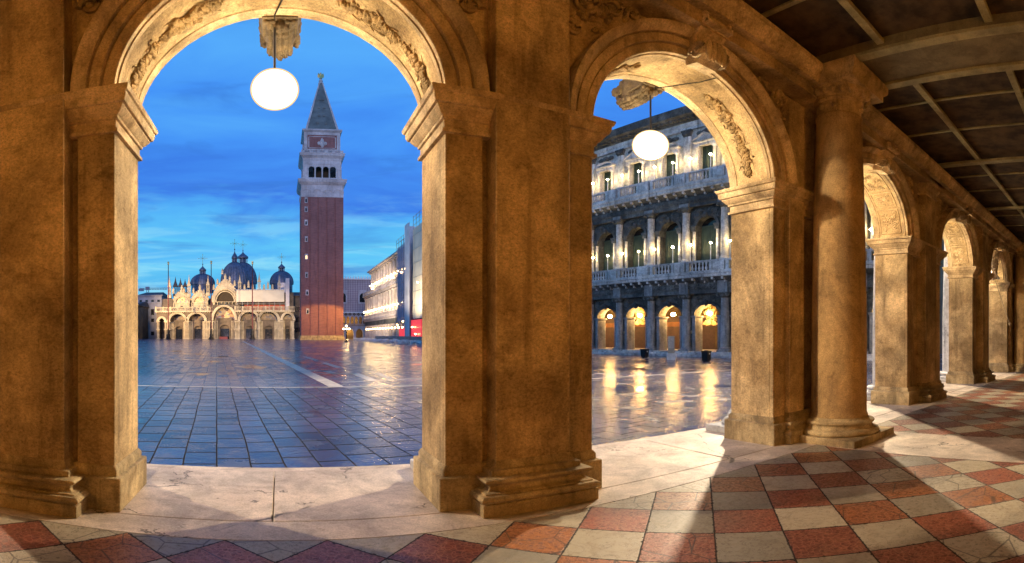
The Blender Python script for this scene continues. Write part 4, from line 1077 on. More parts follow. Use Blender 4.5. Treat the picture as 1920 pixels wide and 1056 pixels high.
for k, (cx, hw, ys, yt) in enumerate(port):    # archivolt, lunette mosaic, door of each portal
    zs = bz(ys, cx); rise = bz(yt, cx)-zs; x = bx(cx); hwm = bx(cx+hw)-x
    b = MB(); b.archivolt(x, zs, hwm, rise, [(0, BY+.1), (0, BY-.35), (.35, BY-.42), (.45, BY-.55), (.85, BY-.55), (.95, BY+.05)], n=24)
    q = b.build('portal_arch', 'basilica_stone', bas)
    if hw > 6:
        b = MB(); n = 18; r1 = hwm*.97; r2 = rise*.97
        pts = [(x+r1*cos(pi*i/n), BY+3.3, zs+r2*sin(pi*i/n)) for i in range(n+1)]
        b.add(pts+[(x, BY+3.3, zs-.9)], [(i+1, i, n+1) for i in range(n)])
        b.add([(x-r1, BY+3.3, zs), (x+r1, BY+3.3, zs), (x+r1, BY+3.3, zs-1.6), (x-r1, BY+3.3, zs-1.6)], [(0,1,2,3)])
        b.build('portal_mosaic', 'mosaic_gold' if cx in (420,) else 'mosaic_shaded', bas)
        dw = hwm*.42; dh = (zs-ZP)*.60
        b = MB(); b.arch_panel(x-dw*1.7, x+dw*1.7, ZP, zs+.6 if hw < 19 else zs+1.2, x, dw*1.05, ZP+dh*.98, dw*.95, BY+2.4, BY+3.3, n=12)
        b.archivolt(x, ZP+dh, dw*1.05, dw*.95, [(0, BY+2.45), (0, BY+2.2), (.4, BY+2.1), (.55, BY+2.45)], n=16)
        b.build('inner_doorway', 'basilica_dark', bas)  # shade of the porch put into the darker stone
        b = MB(); b.box(x-dw*.95, x+dw*.95, BY+3.05, BY+3.2, ZP, ZP+dh*.94); b.build('door', 'glass_dark', bas)
        for sx in (-1, 1):                      # small columns inside the porch
            for j in range(3):
                b = MB(); xx = x+sx*(hwm*(.95-.13*j)); b.lathe(xx, BY+.7+.7*j, [(.28, ZP), (.28, .3), (.2, .4), (.2, bz(617)-.2), (.3, bz(617))], 8); b.lathe(xx, BY+.7+.7*j, [(.2, bz(617)), (.17, zs-.5), (.28, zs-.1)], 8); b.build('porch_column', 'basilica_stone', bas)
b = MB(); b.box(bx(412), bx(427), BY-.6, BY-.1, ZP, .9); b.build('red_carpet_barrier', 'red_marble_door', bas)
# two tiers of clustered columns between the portals, one mesh per pier
zones = [(295, 299.5), (309, 319), (347, 354.5), (383.5, 400), (440.5, 451), (483.5, 487.5), (520.5, 531), (548.5, 551)]
rnd = random.Random(5)
for e0, e1 in zones:
    n = max(2, int(round((e1-e0)/2.9))); zm = bz(617.5); z2 = bz(603)
    for k in range(n):
        x = bx(e0+(e1-e0)*(k+.5)/n)
        for dy in (0,):
            b = MB(); b.lathe(x, BY-.45, [(.34, ZP), (.34, .2), (.22, .35), (.21, zm-.55), (.33, zm-.15)], 8)
            b.lathe(x, BY-.40, [(.28, zm+.15), (.18, zm+.3), (.17, z2-.5), (.28, z2-.1)], 8); b.build('pier_column', 'basilica_stone', bas)
    b = MB(); b.box(bx(e0)-.2, bx(e1)+.2, BY-.95, BY+.1, zm-.15, zm+.15); b.box(bx(e0)-.2, bx(e1)+.2, BY-.8, BY+.1, z2-.1, z2+.2); b.box(bx(e0)-.3, bx(e1)+.3, BY-1.2, BY, ZP, .12)
    b.build('column_cornice', 'basilica_stone', bas)
# terrace with its balustrade, broken by the central arch
b = MB()
for xa, xb in ((293, 398), (441, 551.5)):
    b.box(bx(xa)-.2, bx(xb)+.2, BY-1.0, BY+9, zt0, zt0+.35); b.box(bx(xa)-.2, bx(xb)+.2, BY-1.0, BY-.7, bz(576.6), bz(575.6)); 
    b.box(bx(xa)-.2, bx(xb)+.2, BY-.95, BY-.75, zt0+.35, zt0+.55)
    x = bx(xa)
    k = 0
    while x < bx(xb): b.box(x-.07 if k % 6 else x-.2, x+.07 if k % 6 else x+.2, BY-.93, BY-.77, zt0+.5, bz(576.6)+(0 if k % 6 else .5)); x += .42; k += 1
    x = bx(xa)+.2
    while x < bx(xb): b.box(x-.1, x+.1, BY-.9, BY-.0, zt0-.35, zt0); x += .62
b.build('terrace_balustrade', 'basilica_stone', bas)
# upper storey: two mosaic lunettes at the left
def gable(name, cx, hw, py_spring, py_top, py_ogee, depth0, mosaic_mat, wall_lo):
    x = bx(cx); hwm = bx(cx+hw)-x; zs = bz(py_spring); rise = bz(py_top)-zs; Yg = BY+depth0
    b = MB(); n = 22
    vs = []; out = []
    for i in range(n+1):
        a = pi-pi*i/n; c_, s_ = cos(a), sin(a)
        og = (bz(py_ogee)-zs)*(s_**.9)*(.80+.20*(1-abs(c_))**2.0) if s_ > 0 else 0
        out.append((x+hwm*1.18*c_, zs+og)); vs.append((x+hwm*c_, zs+rise*s_))
    for i in range(n):
        for y in (Yg, Yg+.9):
            q = [(vs[i][0], y, vs[i][1]), (vs[i+1][0], y, vs[i+1][1]), (out[i+1][0], y, out[i+1][1]), (out[i][0], y, out[i][1])]
            b.add(q, [(0,1,2,3)])
        b.add([(out[i][0], Yg, out[i][1]), (out[i+1][0], Yg, out[i+1][1]), (out[i+1][0], Yg+.9, out[i+1][1]), (out[i][0], Yg+.9, out[i][1])], [(0,1,2,3)])
        b.add([(vs[i][0], Yg, vs[i][1]), (vs[i+1][0], Yg, vs[i+1][1]), (vs[i+1][0], Yg+.9, vs[i+1][1]), (vs[i][0], Yg+.9, vs[i][1])], [(0,1,2,3)])
    b.box(x-hwm*1.22, x-hwm, Yg, Yg+.9, wall_lo, zs); b.box(x+hwm, x+hwm*1.22, Yg, Yg+.9, wall_lo, zs)
    b.archivolt(x, zs, hwm*.86, rise*.86, [(0, Yg+.3), (0, Yg-.2), (.4, Yg-.3), (.5, Yg+.3)], n=20)
    q = b.build(name, 'basilica_stone', bas)
    b = MB()
    for i in range(2, n-1):                     # foliage crockets up the ogee
        if i % 2 == 0 or hw > 18: b.lump((out[i][0], Yg+.4, out[i][1]+.35), (.45, .35, .65), .5, 1.6, i, 8, 6)
    b.lathe(x, Yg+.4, [(.5, out[n//2][1]), (.35, out[n//2][1]+.7), (.45, out[n//2][1]+1.3), (.45, out[n//2][1]+2.2), (.2, out[n//2][1]+2.5), (.27, out[n//2][1]+2.9), (.02, out[n//2][1]+3.2)], 8)
    b.build('crocket_crest', 'basilica_stone', q)
    b = MB(); m = 18
    pts = [(x+hwm*cos(pi*i/m), Yg+.5, zs+rise*sin(pi*i/m)) for i in range(m+1)]
    b.add(pts, [tuple(reversed(range(m+1)))]); b.build('lunette', mosaic_mat, q)
    return q, x, hwm, zs, rise, Yg
for cx in (337, 371.5):
    q, x, hwm, zs, rise, Yg = gable('lunette_gable', cx, 13.2, 566, 553, 544.5, 3.5, 'mosaic_gold', zt0)
    b = MB(); b.arch_panel(x-hwm*1.2, x+hwm*1.2, zt0, zs, x, .55, bz(574.5), .6, Yg+.25, Yg+1.2, zb=bz(578), n=8); b.build('upper_wall', 'basilica_stone', bas)
    b = MB(); b.box(x-.6, x+.6, Yg+.9, Yg+1.0, bz(579), bz(571)); b.build('window', 'glass_dark', bas)
    b = MB(); b.box(x-hwm*1.15, x+hwm*1.15, Yg-.15, Yg+.3, zs-.25, zs+.15)
    for sx in (-1, 1): b.lathe(x+sx*hwm*1.1, Yg-.25, [(.3, zt0+.3), (.2, zt0+.6), (.18, zs-.5), (.3, zs)], 8)
    b.build('string_course', 'basilica_stone', bas)
q, x, hwm, zs, rise, Yg = gable('central_gable', 420.5, 19.5, 566, 542.5, 524, 3.0, 'interior_dark', zt0)
b = MB()
for k in range(5): b.lathe(x-hwm*.72+hwm*1.44*k/4, Yg-.7, [(.35, bz(576)), (.22, bz(575)), (.2, bz(567)), (.34, bz(566))], 8)
b.box(x-hwm, x+hwm, Yg-1.1, Yg+.2, bz(566), bz(565)); b.box(x-hwm, x+hwm, Yg-1.3, Yg+.2, bz(577.2), bz(576)); b.build('window_columns', 'basilica_stone', bas)
b = MB(); b.archivolt(x, bz(566), hwm*1.02, rise*1.04, [(0, Yg), (0, Yg-.5), (.5, Yg-.6), (.7, Yg-.3), (1.3, Yg-.3), (1.4, Yg)], n=26); b.build('central_arch', 'basilica_stone', bas)
for sx, kk in ((-1.6, 0), (-.55, 1), (.55, 2), (1.6, 3)):     # four bronze horses over the central door
    hx = x+sx; zb = bz(576); b = MB()
    b.lump((hx, Yg-1.6, zb+1.25), (.28, .75, .38), .08, 2, kk, 14, 10)
    b.tube([(hx, Yg-2.1, zb+1.4), (hx, Yg-2.45, zb+1.95), (hx+.08, Yg-2.5, zb+2.15)], .18, 8, True, .12); b.lump((hx+.08, Yg-2.65, zb+2.1), (.11, .27, .13), .1, 2, 1, 10, 8)
    for lx, ly, lift in ((-.16, -2.05, .35 if kk % 2 else 0), (.16, -2.05, 0), (-.16, -1.1, 0), (.16, -1.1, 0)):
        b.tube([(hx+lx, Yg+ly, zb+1.1), (hx+lx, Yg+ly-(.2 if lift else 0), zb+.55+lift*.4), (hx+lx, Yg+ly, zb+lift)], .09, 6, True, .06)
    b.tube([(hx, Yg-.9, zb+1.4), (hx, Yg-.65, zb+.9)], .07, 6); b.build('bronze_horse', 'copper_green', bas)
# right half hidden by a repair hoarding on scaffolding
b = MB(); b.box(bx(442.5), bx(533), BY+1.2, BY+3.2, bz(566), bz(544.5)); b.build('repair_hoarding', 'net_cream', bas)
b = MB(); b.box(bx(442.5), bx(533), BY+1.0, BY+3.4, bz(544.5), bz(542.8))
for k in range(10):
    xx = bx(444)+(bx(535)-bx(444))*k/9; b.tube([(xx, BY+1.1, zt0+.3), (xx, BY+1.1, bz(566))], .07, 5)
b.tube([(bx(443), BY+1.1, bz(569.5)), (bx(536), BY+1.1, bz(569.5))], .07, 5); b.build('scaffold_frame', 'grey_metal', bas)
b = MB(); b.box(bx(456), bx(534), BY+5, BY+5.3, zt0+.3, bz(570.5)); b.build('red_tarpaulin', 'scaffold_red', bas)
b = MB(); b.box(bx(536), bx(543), BY+4, BY+16, zt0, bz(520)); b.box(bx(520), bx(536), BY+14, BY+20, bz(548), bz(523)); b.build('dome_sheeting', 'net_white', bas)
def tabernacle(px, pyb, pyt, w_=2.6, mat='basilica_stone', Y=BY+3.6):
    x = onY(px, Y); zb, zt = zat(px, pyb, Y), zat(px, pyt, Y); h = zt-zb; wm = .175*w_
    b = MB(); b.stack(x-wm, x+wm, Y-wm, Y+wm, [(.15, zb-1.5), (.15, zb), (.0, zb+.05)])
    for sx in (-1, 1):
        for sy in (-1, 1): b.box(x+sx*wm-.09*(1+sx), x+sx*wm+.09*(1-sx), Y+sy*wm-.09*(1+sy), Y+sy*wm+.09*(1-sy), zb, zb+h*.42)
    b.stack(x-wm, x+wm, Y-wm, Y+wm, [(.0, zb+h*.42), (.15, zb+h*.44), (.15, zb+h*.48), (0, zb+h*.52), (-wm*.55, zb+h*.72), (-wm*.93, zb+h*.97)])
    b.lump((x, Y, zb+h*.21), (.16, .16, h*.19), .2, 3, 1, 8, 8)
    b.sphere((x, Y, zt), .14, 6, 4); b.build('pinnacle', mat, bas)
for (px, pyb, pyt) in ((318, 553, 519), (354.5, 551, 516), (390, 549, 517.5), (449.5, 543, 516), (486, 542, 511.5), (523.5, 549, 516)): tabernacle(px, pyb, pyt)
for (px, pyb, pyt) in ((329, 552, 519.5), (338.5, 550, 522), (347, 548, 524.5)): tabernacle(px, pyb, pyt, 4.0, 'slate_roof', BY+22)
def statue(px, py, h=2.4, Y=BY+3.4):
    x = onY(px, Y); z = zat(px, py, Y); b = MB()
    b.lathe(x, Y, [(.45, z-.6), (.45, z), (.32, z+.05), (.38, z+.3*h), (.30, z+.62*h), (.34, z+.74*h), (.13, z+.82*h), (.19, z+.9*h), (.16, z+.97*h), (.02, z+h)], 10); b.build('statue', 'basilica_stone', bas)
for (px, py) in ((466, 537), (502.5, 539), (417, 512), (408, 531), (431, 526), (440, 534), (325, 548), (363, 548), (382, 550), (345, 548), (458.5, 541), (474, 541), (495, 541), (511, 541), (401, 541)): statue(px, py, 2.7 if px in (466, 502.5) else 2.0)
# domes
def dome(px, pyb, pyt, hw, Y, lant_w, py_l0, py_l1, py_x, seed):
    x = onY(px, Y); r = onY(px+hw, Y)-x; zb, zt = zat(px, pyb, Y), zat(px, pyt, Y); h = zt-zb
    b = MB(); prof = [(r*.93, zb-4), (r*.93, zb), (r*1.02, zb+.1), (r*1.02, zb+.5)]
    prof += [(r*cos(a)*(1+.03*sin(2*a)), zb+.5+(h-.5)*sin(a)) for a in [pi/2*k/12 for k in range(0, 12)]]+[(r*.16, zt)]
    b.lathe(x, Y, prof, 40, sm=True); d = b.build('dome', 'lead_dome', bas, sharp=60)
    b = MB()
    for k in range(28):
        a = 2*pi*k/28; b.tube([(x+1.01*r*cos(t)*(1+.03*sin(2*t))*cos(a), Y+1.01*r*cos(t)*(1+.03*sin(2*t))*sin(a), zb+.5+(h-.5)*sin(t)) for t in [pi/2*j/9 for j in range(9)]], .09, 4)
    b.build('dome_ribs', 'lead_dome', d)
    lw = onY(px+lant_w, Y)-x; z0, z1, zx = zat(px, py_l0, Y), zat(px, py_l1, Y), zat(px, py_x, Y)
    b = MB(); zc = zt+(z0-zt)*.55
    b.lathe(x, Y, [(lw*.5, zt-.3), (lw*.5, zc-.0)], 12)
    for k in range(8): a = 2*pi*k/8; b.lathe(x+lw*.85*cos(a), Y+lw*.85*sin(a), [(.13, zt-.2), (.1, zc)], 6)
    n_ = 10; prof = [(lw*.9, zc)]+[(lw*(1.0*sin(pi*(.42+.5*k/n_)))**1.0*(1.08 if k < 5 else 1.0), zc+.15+(z1-zc)*.62*(k/n_)) for k in range(n_)]+[(lw*.12, zc+(z1-zc)*.8), (.08, z1)]
    b.lathe(x, Y, prof, 16)
    b.lathe(x, Y, [(.07, z1-.2), (.22, z1+.15), (.24, z1+.4), (.07, z1+.7), (.06, z1+.9)], 8)
    b.build('dome_lantern', 'lead_dome', d, sharp=50)
    b = MB(); b.tube([(x, Y, z1), (x, Y, zx)], .07, 5); zc_ = z1+(zx-z1)*.62; s_ = (zx-z1)*.30
    b.tube([(x-s_, Y, zc_), (x+s_, Y, zc_)], .06, 5)
    for sx in (-1, 1):
        b.tube([(x-s_*.6, Y, zc_-sx*s_*.55), (x+s_*.6, Y, zc_+sx*s_*.55)], .045, 4); b.sphere((x+sx*s_, Y, zc_), .14, 6, 4)
    b.sphere((x, Y, zx), .14, 6, 4)
    b.build('cross', 'gold_leaf', d)
dome(380, 535, 513.5, 22.5, BY+30, 6.2, 505, 497, 477, 1)
dome(455.5, 533, 491.5, 26, BY+46, 9.5, 480, 471, 452, 3)
dome(440, 538, 491, 26.5, BY+22, 5.5, 482, 469, 449.5, 2)
dome(528, 534, 508, 22, BY+26, 6.2, 500, 493, 475.5, 4)
# ---------------------------------------------------------------- flagpoles
for k, (px, pyt, lab) in enumerate(((315.6, 496.5, 'tall dark flagpole with bronze foot, leftmost before the basilica'), (396, 495, 'tall dark flagpole with bronze foot, middle one before the basilica'), (473.3, 496, 'tall dark flagpole with bronze foot, right one before the basilica'))):
    Y = 163.0; x = onY(px, Y); zt = zat(px, pyt, Y)
    t = thing('flagpole', lab, 'flagpole', (x, Y, ZP), 0, 'flagpoles in front of the basilica')
    b = MB(); b.tube([(0, 0, 1.5), (0, 0, zt-ZP)], .22, 8, True, .12); b.build('pole', 'flag_red', t)
    b = MB(); b.lathe(0, 0, [(1.0, 0), (1.0, .3), (.7, .4), (.7, .8), (.45, 1.0), (.55, 1.8), (.35, 2.4), (.42, 3.2), (.28, 4.2), (.2, 4.4)], 16); b.build('bronze_foot', 'iron', t)
    b = MB(); z = zt-ZP; b.lathe(0, 0, [(.14, z), (.3, z+.15), (.32, z+.4), (.1, z+.6)], 10); b.lump((0, 0, z+.95), (.3, .14, .35), .4, 3, 1, 10, 8); b.build('finial', 'gold_leaf', t)
# ================================================================== BUILDINGS ROUND THE FAR SIDE
def block(name, label, cat, X0, X1, Y0, Y1, z1, mat, rows, cols, wmat='glass_dark', frame='white_tower_stone', roof=None, wmul=1.0):
    P = thing(name, label, cat, ((X0+X1)/2, Y0, 0)); w_ = X1-X0; x0 = -w_/2
    b = MB(); b.box(x0, -x0, 0, Y1-Y0, ZP, z1); b.build('wall', mat, P)
    b = MB()
    for z in [r[0]-.6 for r in rows]+[z1-.4]: b.box(x0-.1, -x0+.1, -.25, .1, z-.12, z+.12)
    b.stack(x0, -x0, 0, Y1-Y0, [(.05, z1-.3), (.5, z1+.1), (.5, z1+.35)]); b.build('string_courses', mat, P)
    for (z, h, w2) in rows:
        for c in range(cols):
            xc = x0+w_*(c+.5)/cols; w3 = w2*wmul
            b = MB(); b.box(xc-w3/2-.18, xc+w3/2+.18, -.10, .02, z-.18, z+h+.18); q = b.build('window', frame, P)
            b = MB(); b.box(xc-w3/2, xc+w3/2, -.13, -.105, z, z+h); b.build('pane', wmat, q)
    if roof:
        b = MB(); zr = z1+.35; b.add([(x0-.4,-.4,zr),(-x0+.4,-.4,zr),(-x0+.4,Y1-Y0,zr),(x0-.4,Y1-Y0,zr),(x0*.75,(Y1-Y0)*.5,zr+roof),(-x0*.75,(Y1-Y0)*.5,zr+roof)], [(0,1,5,4),(1,2,5),(2,3,4,5),(3,0,4),(3,2,1,0)]); b.build('roof', 'slate_roof', P)
    return P
YL = 188.0
def lz(py): return zat(280, py, YL)
block('palace_building', 'bluish grey palace with rows of dark windows left of the basilica', 'palace', onY(258.5, YL), onY(303, YL), YL, YL+16, lz(555), 'grey_plaster',
      [(lz(629), 1.9, 1.2), (lz(604), 1.7, 1.1), (lz(591), 2.9, 1.1), (lz(566.5), 1.1, 1.0)], 4, 'glass_dark', 'grey_plaster', 2.2)
block('dark_building', 'narrow dark building between the basilica and the bell tower', 'building', onY(547, 196), onY(566, 196), 196, 210, zat(555, 556, 196), 'basilica_dark', [(3, 2.4, 1.0), (8, 2.4, 1.0), (14, 1.6, 1.0)], 3, 'glass_dark', 'basilica_dark', 2.5)
block('low_building', 'dark old building at the far left edge of the square', 'building', onY(205, 150), onY(256, 172), 172, 200, 15, 'basilica_dark', [(2, 2.4, 1.0), (8, 2.4, 1.0)], 6, 'glass_dark', 'basilica_dark', 2.5)
# tower crane behind it
Y = 230; x = onY(277, Y); t = thing('tower_crane', 'distant construction crane above the grey palace roof left of the basilica', 'crane', (x, Y, 0))
b = MB(); zc = zat(277, 543, Y)
for sx in (-1, 1):
    b.tube([(sx*.5, 0, 0), (sx*.5, 0, zc+1.5)], .12, 4)
k = 10
while k < zc: b.tube([(-.5, 0, k), (.5, 0, k+1.2)], .08, 4); b.tube([(.5, 0, k+1.2), (-.5, 0, k+2.4)], .08, 4); k += 2.4
b.build('mast', 'crane_paint', t)
b = MB(); xl = onY(262, Y)-x; xr = onY(313, Y)-x
for z in (zc, zc+.9): b.tube([(xl, 0, z), (xr, 0, z-.2)], .12, 4)
k = xl
while k < xr: b.tube([(k, 0, zc), (k+.6, 0, zc+.9)], .07, 4); b.tube([(k+.6, 0, zc+.9), (k+1.2, 0, zc)], .07, 4); k += 1.2
b.build('jib', 'crane_paint', t)
b = MB(); b.box(xl-.4, xl+1.8, -.5, .5, zc-.9, zc+.6); b.box(-.9, .7, -.6, .6, zc-.2, zc+1.6); b.build('counterweight', 'crane_paint', t)
# ---- the palace with pink lozenge wall behind the tower
YD = 190.0
def dz_(py, px=670): return zat(px, py, YD)
dog = thing('lozenge_palace', 'gothic palace with pink lozenge wall over two arcades, right of the bell tower', 'palace', (0, 0, 0))
xa, xb = onY(636, YD), onY(706, YD)
b = MB(); b.box(xa, xb, YD, YD+18, dz_(586), dz_(524)); b.build('patterned_wall', 'pink_lozenge', dog)
b = MB(); b.box(xa, xb, YD-.3, YD+.1, dz_(587), dz_(585)); b.box(xa, xb, YD-.3, YD+.2, dz_(524.5), dz_(523))
x = xa
while x < xb: b.add([(x,YD-.2,dz_(523)),(x+.7,YD-.2,dz_(523)),(x+.35,YD-.2,dz_(517.5)),(x,YD+.2,dz_(523)),(x+.7,YD+.2,dz_(523)),(x+.35,YD+.2,dz_(517.5))], [(0,1,2),(5,4,3),(0,2,5,3),(1,4,5,2)]); x += .95
b.build('roof_crest', 'white_paint', dog)
for cx in (643.5, 679):
    b = MB(); x = onY(cx, YD); b.arch_panel(x-1.5, x+1.5, dz_(570), dz_(544), x, .95, dz_(556), 1.6, YD-.25, YD+.02, zb=dz_(567), n=12, pointed=True); q = b.build('gothic_window', 'white_tower_stone', dog)
    b = MB(); b.box(x-1.0, x+1.0, YD-.05, YD-.01, dz_(568), dz_(547.5)); b.build('pane', 'glass_dark', q)
b = MB()
lg = 3.02; n0 = 0; x = xa-.6
while x < xb:
    b.arch_panel(x, x+lg*.5, dz_(608), dz_(592.5), x+lg*.25, .60, dz_(598.5), 1.35, YD-.1, YD+.6, n=10, pointed=True)
    b.lathe(x, YD-.05, [(.2, dz_(608)), (.17, dz_(600)), (.3, dz_(597.5))], 8); x += lg*.5
b.box(xa, xb, YD-.2, YD+.6, dz_(614.5), dz_(612)); b.box(xa, xb, YD-.1, YD+.1, dz_(608.4), dz_(607.4))
x = xa
while x < xb: b.box(x-.08, x+.08, YD-.08, YD+.08, dz_(612), dz_(608)); x += .38
b.build('loggia', 'white_tower_stone', dog)
b = MB(); x = xa-.6
while x < xb:                                   # quatrefoil band
    xx = x; b.box(xx-.76, xx+.76, YD, YD+.5, dz_(592.6), dz_(586.8))
    x += lg*.5
q = b.build('tracery_band', 'white_tower_stone', dog)
b = MB(); x = xa-.6
while x < xb:
    for dx, dz2 in ((0, .42), (0, -.42), (.34, 0), (-.34, 0)): b.lathe(0, 0, [(.001, 0)], 3) if False else b.add([(x+dx+.28*cos(a), YD-.02, dz_(589.6)+dz2+.28*sin(a)) for a in [2*pi*k/10 for k in range(10)]], [tuple(range(10))])
    x += lg*.5
b.build('quatrefoils', 'interior_dark', q)
b = MB(); x = xa-1.2
while x < xb: b.arch_panel(x, x+lg*1.13, ZP, dz_(614), x+lg*.565, 1.25, dz_(624), 2.0, YD-.1, YD+.8, n=12, pointed=True); x += lg*1.13
b.build('ground_arcade', 'white_tower_stone', dog)
b = MB(); b.box(xa, xb, YD+4.5, YD+5, ZP, dz_(586)); b.box(xa, xb, YD+.6, YD+4.6, dz_(614.5), dz_(613)); b.build('inner_wall', 'interior_warm', dog)
b = MB(); b.box(xa, xb, YD+.4, YD+18, dz_(524), dz_(523)); b.build('roof', 'slate_roof', dog)
point('palace_arcade_light', (onY(652, YD), YD+2.5, 3.6), 1300, (1, .6, .2), .4)
point('palace_arcade_light', (onY(668, YD), YD+2.5, dz_(601)), 300, (1, .6, .2), .4)
point('palace_arcade_light', (onY(650, YD), YD+2.5, dz_(601)), 420, (1, .6, .2), .4)

# ---- long palace wing of the south side, further on (library), facade on the plane x = 25
XS = 25.3
def yAt(px): return XS/tan(az(px))
def zS(px, py): return EYE+(PY0-py)/FY*hypot(XS, yAt(px))
lib = thing('library_wing', 'long arcaded palace wing with bright lamp rows receding behind the bell tower', 'palace', (0,0,0))
yn, yf_, yf2 = yAt(752), 146.5, 157.0
b = MB(); b.box(XS+.7, XS+14, 92, yf_, ZP, 25.6); b.box(XS+.7, XS+14, yf_, yf2, ZP, 17.4)
b.build('wall', 'interior_warm', lib)
b = MB()
for (z, o) in ((25.6, 1.0), (17.2, .7), (7.9, .6)):
    ya = yf2 if z < 20 else yf_
    b.box(XS-o, XS+.8, 87, ya+o, z-.5, z); b.box(XS-o*.5, XS+.8, 87, ya+o*.5, z-1.1, z-.5)
    if z < 20:
        b.box(XS-o+.05, XS-o+.25, 87, ya+o-.1, z+.95, z+1.15)
        y = 87
        while y < ya+o: b.box(XS-o+.08, XS-o+.22, y-.09, y+.09, z, z+1.0); y += .45
b.box(XS-.3, XS+.7, 87, yf_, 16.7, 17.3)
b.build('cornices', 'white_tower_stone', lib)
b = MB(); b.box(XS-.2, XS+.7, 87, yf2, 5.2, 6.9); b.build('dark_frieze', 'sooty_stone', lib)
bay = 3.5
y = 88.7; ky = 0
proto_low = proto_mid = proto_top = None
while y < yf2+.2:
    for lvl, (z0, z1, r) in enumerate(((ZP, 5.2, .36), (9.0, 15.8, .38), (18.3, 24.4, .34))):
        if lvl == 2 and y > yf_+.3: continue
        b = MB(); b.lathe(XS, y, [(r*1.3, z0), (r*1.3, z0+.3), (r, z0+.5), (r*.85, z1-.6), (r*1.3, z1-.3), (r*1.4, z1)], 10); b.box(XS, XS+.8, y-.55, y+.55, z0, z1)
        b.build('column', 'white_tower_stone', lib)
    y += bay
for lvl, (z0, z1, zs) in enumerate(((ZP, 5.2, 3.4), (8.0, 15.9, 13.0), (17.2, 24.6, 22.2))):
    b = MB(); b.T = Matrix(((0, 1, 0, XS+.25), (1, 0, 0, 0), (0, 0, 1, 0), (0, 0, 0, 1)))
    y = 88.7
    while y < (yf2 if lvl < 2 else yf_)-.5:
        b.arch_panel(y, y+bay, z0, z1, y+bay/2, 1.0, zs, 1.0, 0, .4, n=10); y += bay
    b.T = None; b.build('arch_screen', 'basilica_dark', lib)
    y = 88.7+bay/2
    while y < (yf2 if lvl < 2 else yf_)-.5:
        if lvl:
            b = MB(); b.box(XS+.55, XS+.62, y-.8, y+.8, z0, zs+1); b.build('pane', 'glass_dark', lib)
            b = MB(); b.sphere((XS-.75, y+bay/2-.6, z0+2.6), .13, 8, 6); b.build('balcony_lamp', 'bulb_mid', lib, sharp=180)
        else:
            b = MB(); b.sphere((XS-.12, y, 3.9), .24, 10, 6); b.build('arcade_globe', 'bulb_far', lib, sharp=180)
        y += bay
b = MB(); y = 113
while y < yf_: b.lathe(XS-.4, y, [(.22, 25.6), (.1, 25.9), (.2, 26.2), (.16, 26.9), (.09, 27.0), (.12, 27.2), (.01, 27.35)], 8) if False else None; y += bay
b.box(XS-.6, XS+14, 87, yf_+.4, 25.6, 25.9)
b.build('roof_edge', 'slate_roof', lib)
# two bright floodlight heads at the corner
for (px, py) in ((707, 541.5), (746, 521)):
    Yq = yAt(px); z = zS(px, py)
    t = thing('wall_floodlight', 'bright floodlight head on the palace wing, '+('near its far corner' if px < 720 else 'beside the scaffolding'), 'floodlight', (XS-1.2, Yq, z), 0, 'floodlights on the far palace wing')
    b = MB(); b.sphere((0, 0, 0), .38, 12, 8, (1, 1, .7)); b.build('lens', 'bulb_street', t, sharp=180)
    b = MB(); b.tube([(.2, 0, 0), (1.6, 0, -.3)], .06, 5); b.build('arm', 'iron', t)
# ---- scaffolding wrapped in netting
scf = thing('scaffold_wrap', 'tall scaffold wrapped in pale netting against the palace wing, right of the bell tower', 'scaffold', (0,0,0))
ya, yb, yc = 99.5, 85.5, 66.0
XN, XC = XS-3.0, XS-4.2
def sheet(b, p, q, z0, z1, n=22, m=12, amp=.12, seed=0):     # hanging net with folds
    vs = []; fs = []; p = Vector(p); q = Vector(q); d = (q-p).normalized(); nn = Vector((d.y, -d.x))
    for j in range(m+1):
        for i in range(n+1):
            f = i/n; w_ = amp*(noise.noise(Vector((f*n*.7, j*.5, seed)))+.5*sin(f*n*1.3+seed))
            c_ = p+(q-p)*f+nn*w_; vs.append((c_.x, c_.y, z0+(z1-z0)*j/m))
    for j in range(m):
        for i in range(n): a = j*(n+1)+i; fs.append((a, a+1, a+n+2, a+n+1))
    b.add(vs, fs, True)
zn = 24.2
b = MB(); sheet(b, (XN, ya), (XN, yb), 5.2, zn, 26, 12, .10, 1); sheet(b, (XN, ya), (XS, ya), 5.2, zn, 6, 12, .05, 2); b.build('blue_netting', 'net_sheer', scf)
b = MB(); sheet(b, (XC, yb-2.6), (XC, yc), 5.2, 24.6, 30, 12, .12, 3); b.build('cream_netting', 'net_cream', scf)
b = MB(); sheet(b, (XC-.6, yb+.6), (XC-.6, yb-2.7), .2, 26.2, 6, 12, .06, 4); sheet(b, (XN, yb+.6), (XC-.6, yb+.6), .2, 26.2, 4, 12, .04, 5); b.build('lift_netting', 'net_white', scf)
b = MB()
for k in range(8):
    yy = yb+.8+k*1.95
    b.tube([(XN-.1, yy, 5.0), (XN-.1, yy, zn+2.0)], .04, 4); b.tube([(XN+.9, yy, 5.0), (XN+.9, yy, zn+2.0)], .04, 4)
    b.tube([(XN-.1, yy, 5.2), (XN-1.5, yy, 3.4)], .05, 4)
for k in range(12):
    z = 6+1.75*k; b.tube([(XN-.12, yb+.6, z), (XN-.12, ya, z)], .03, 4)
for z in (zn+1, zn+2): b.tube([(XN-.1, yb+.6, z), (XN-.1, ya, z)], .04, 4); b.tube([(XN+.9, yb+.6, z), (XN+.9, ya, z)], .04, 4)
for z in (25.4, 26.4, 27.2): b.tube([(XC, yc, z), (XC, yb-2.6, z)], .04, 4)
for k in range(10): b.tube([(XC, yc+1.85*k, 24.5), (XC, yc+1.85*k, 27.4)], .04, 4)
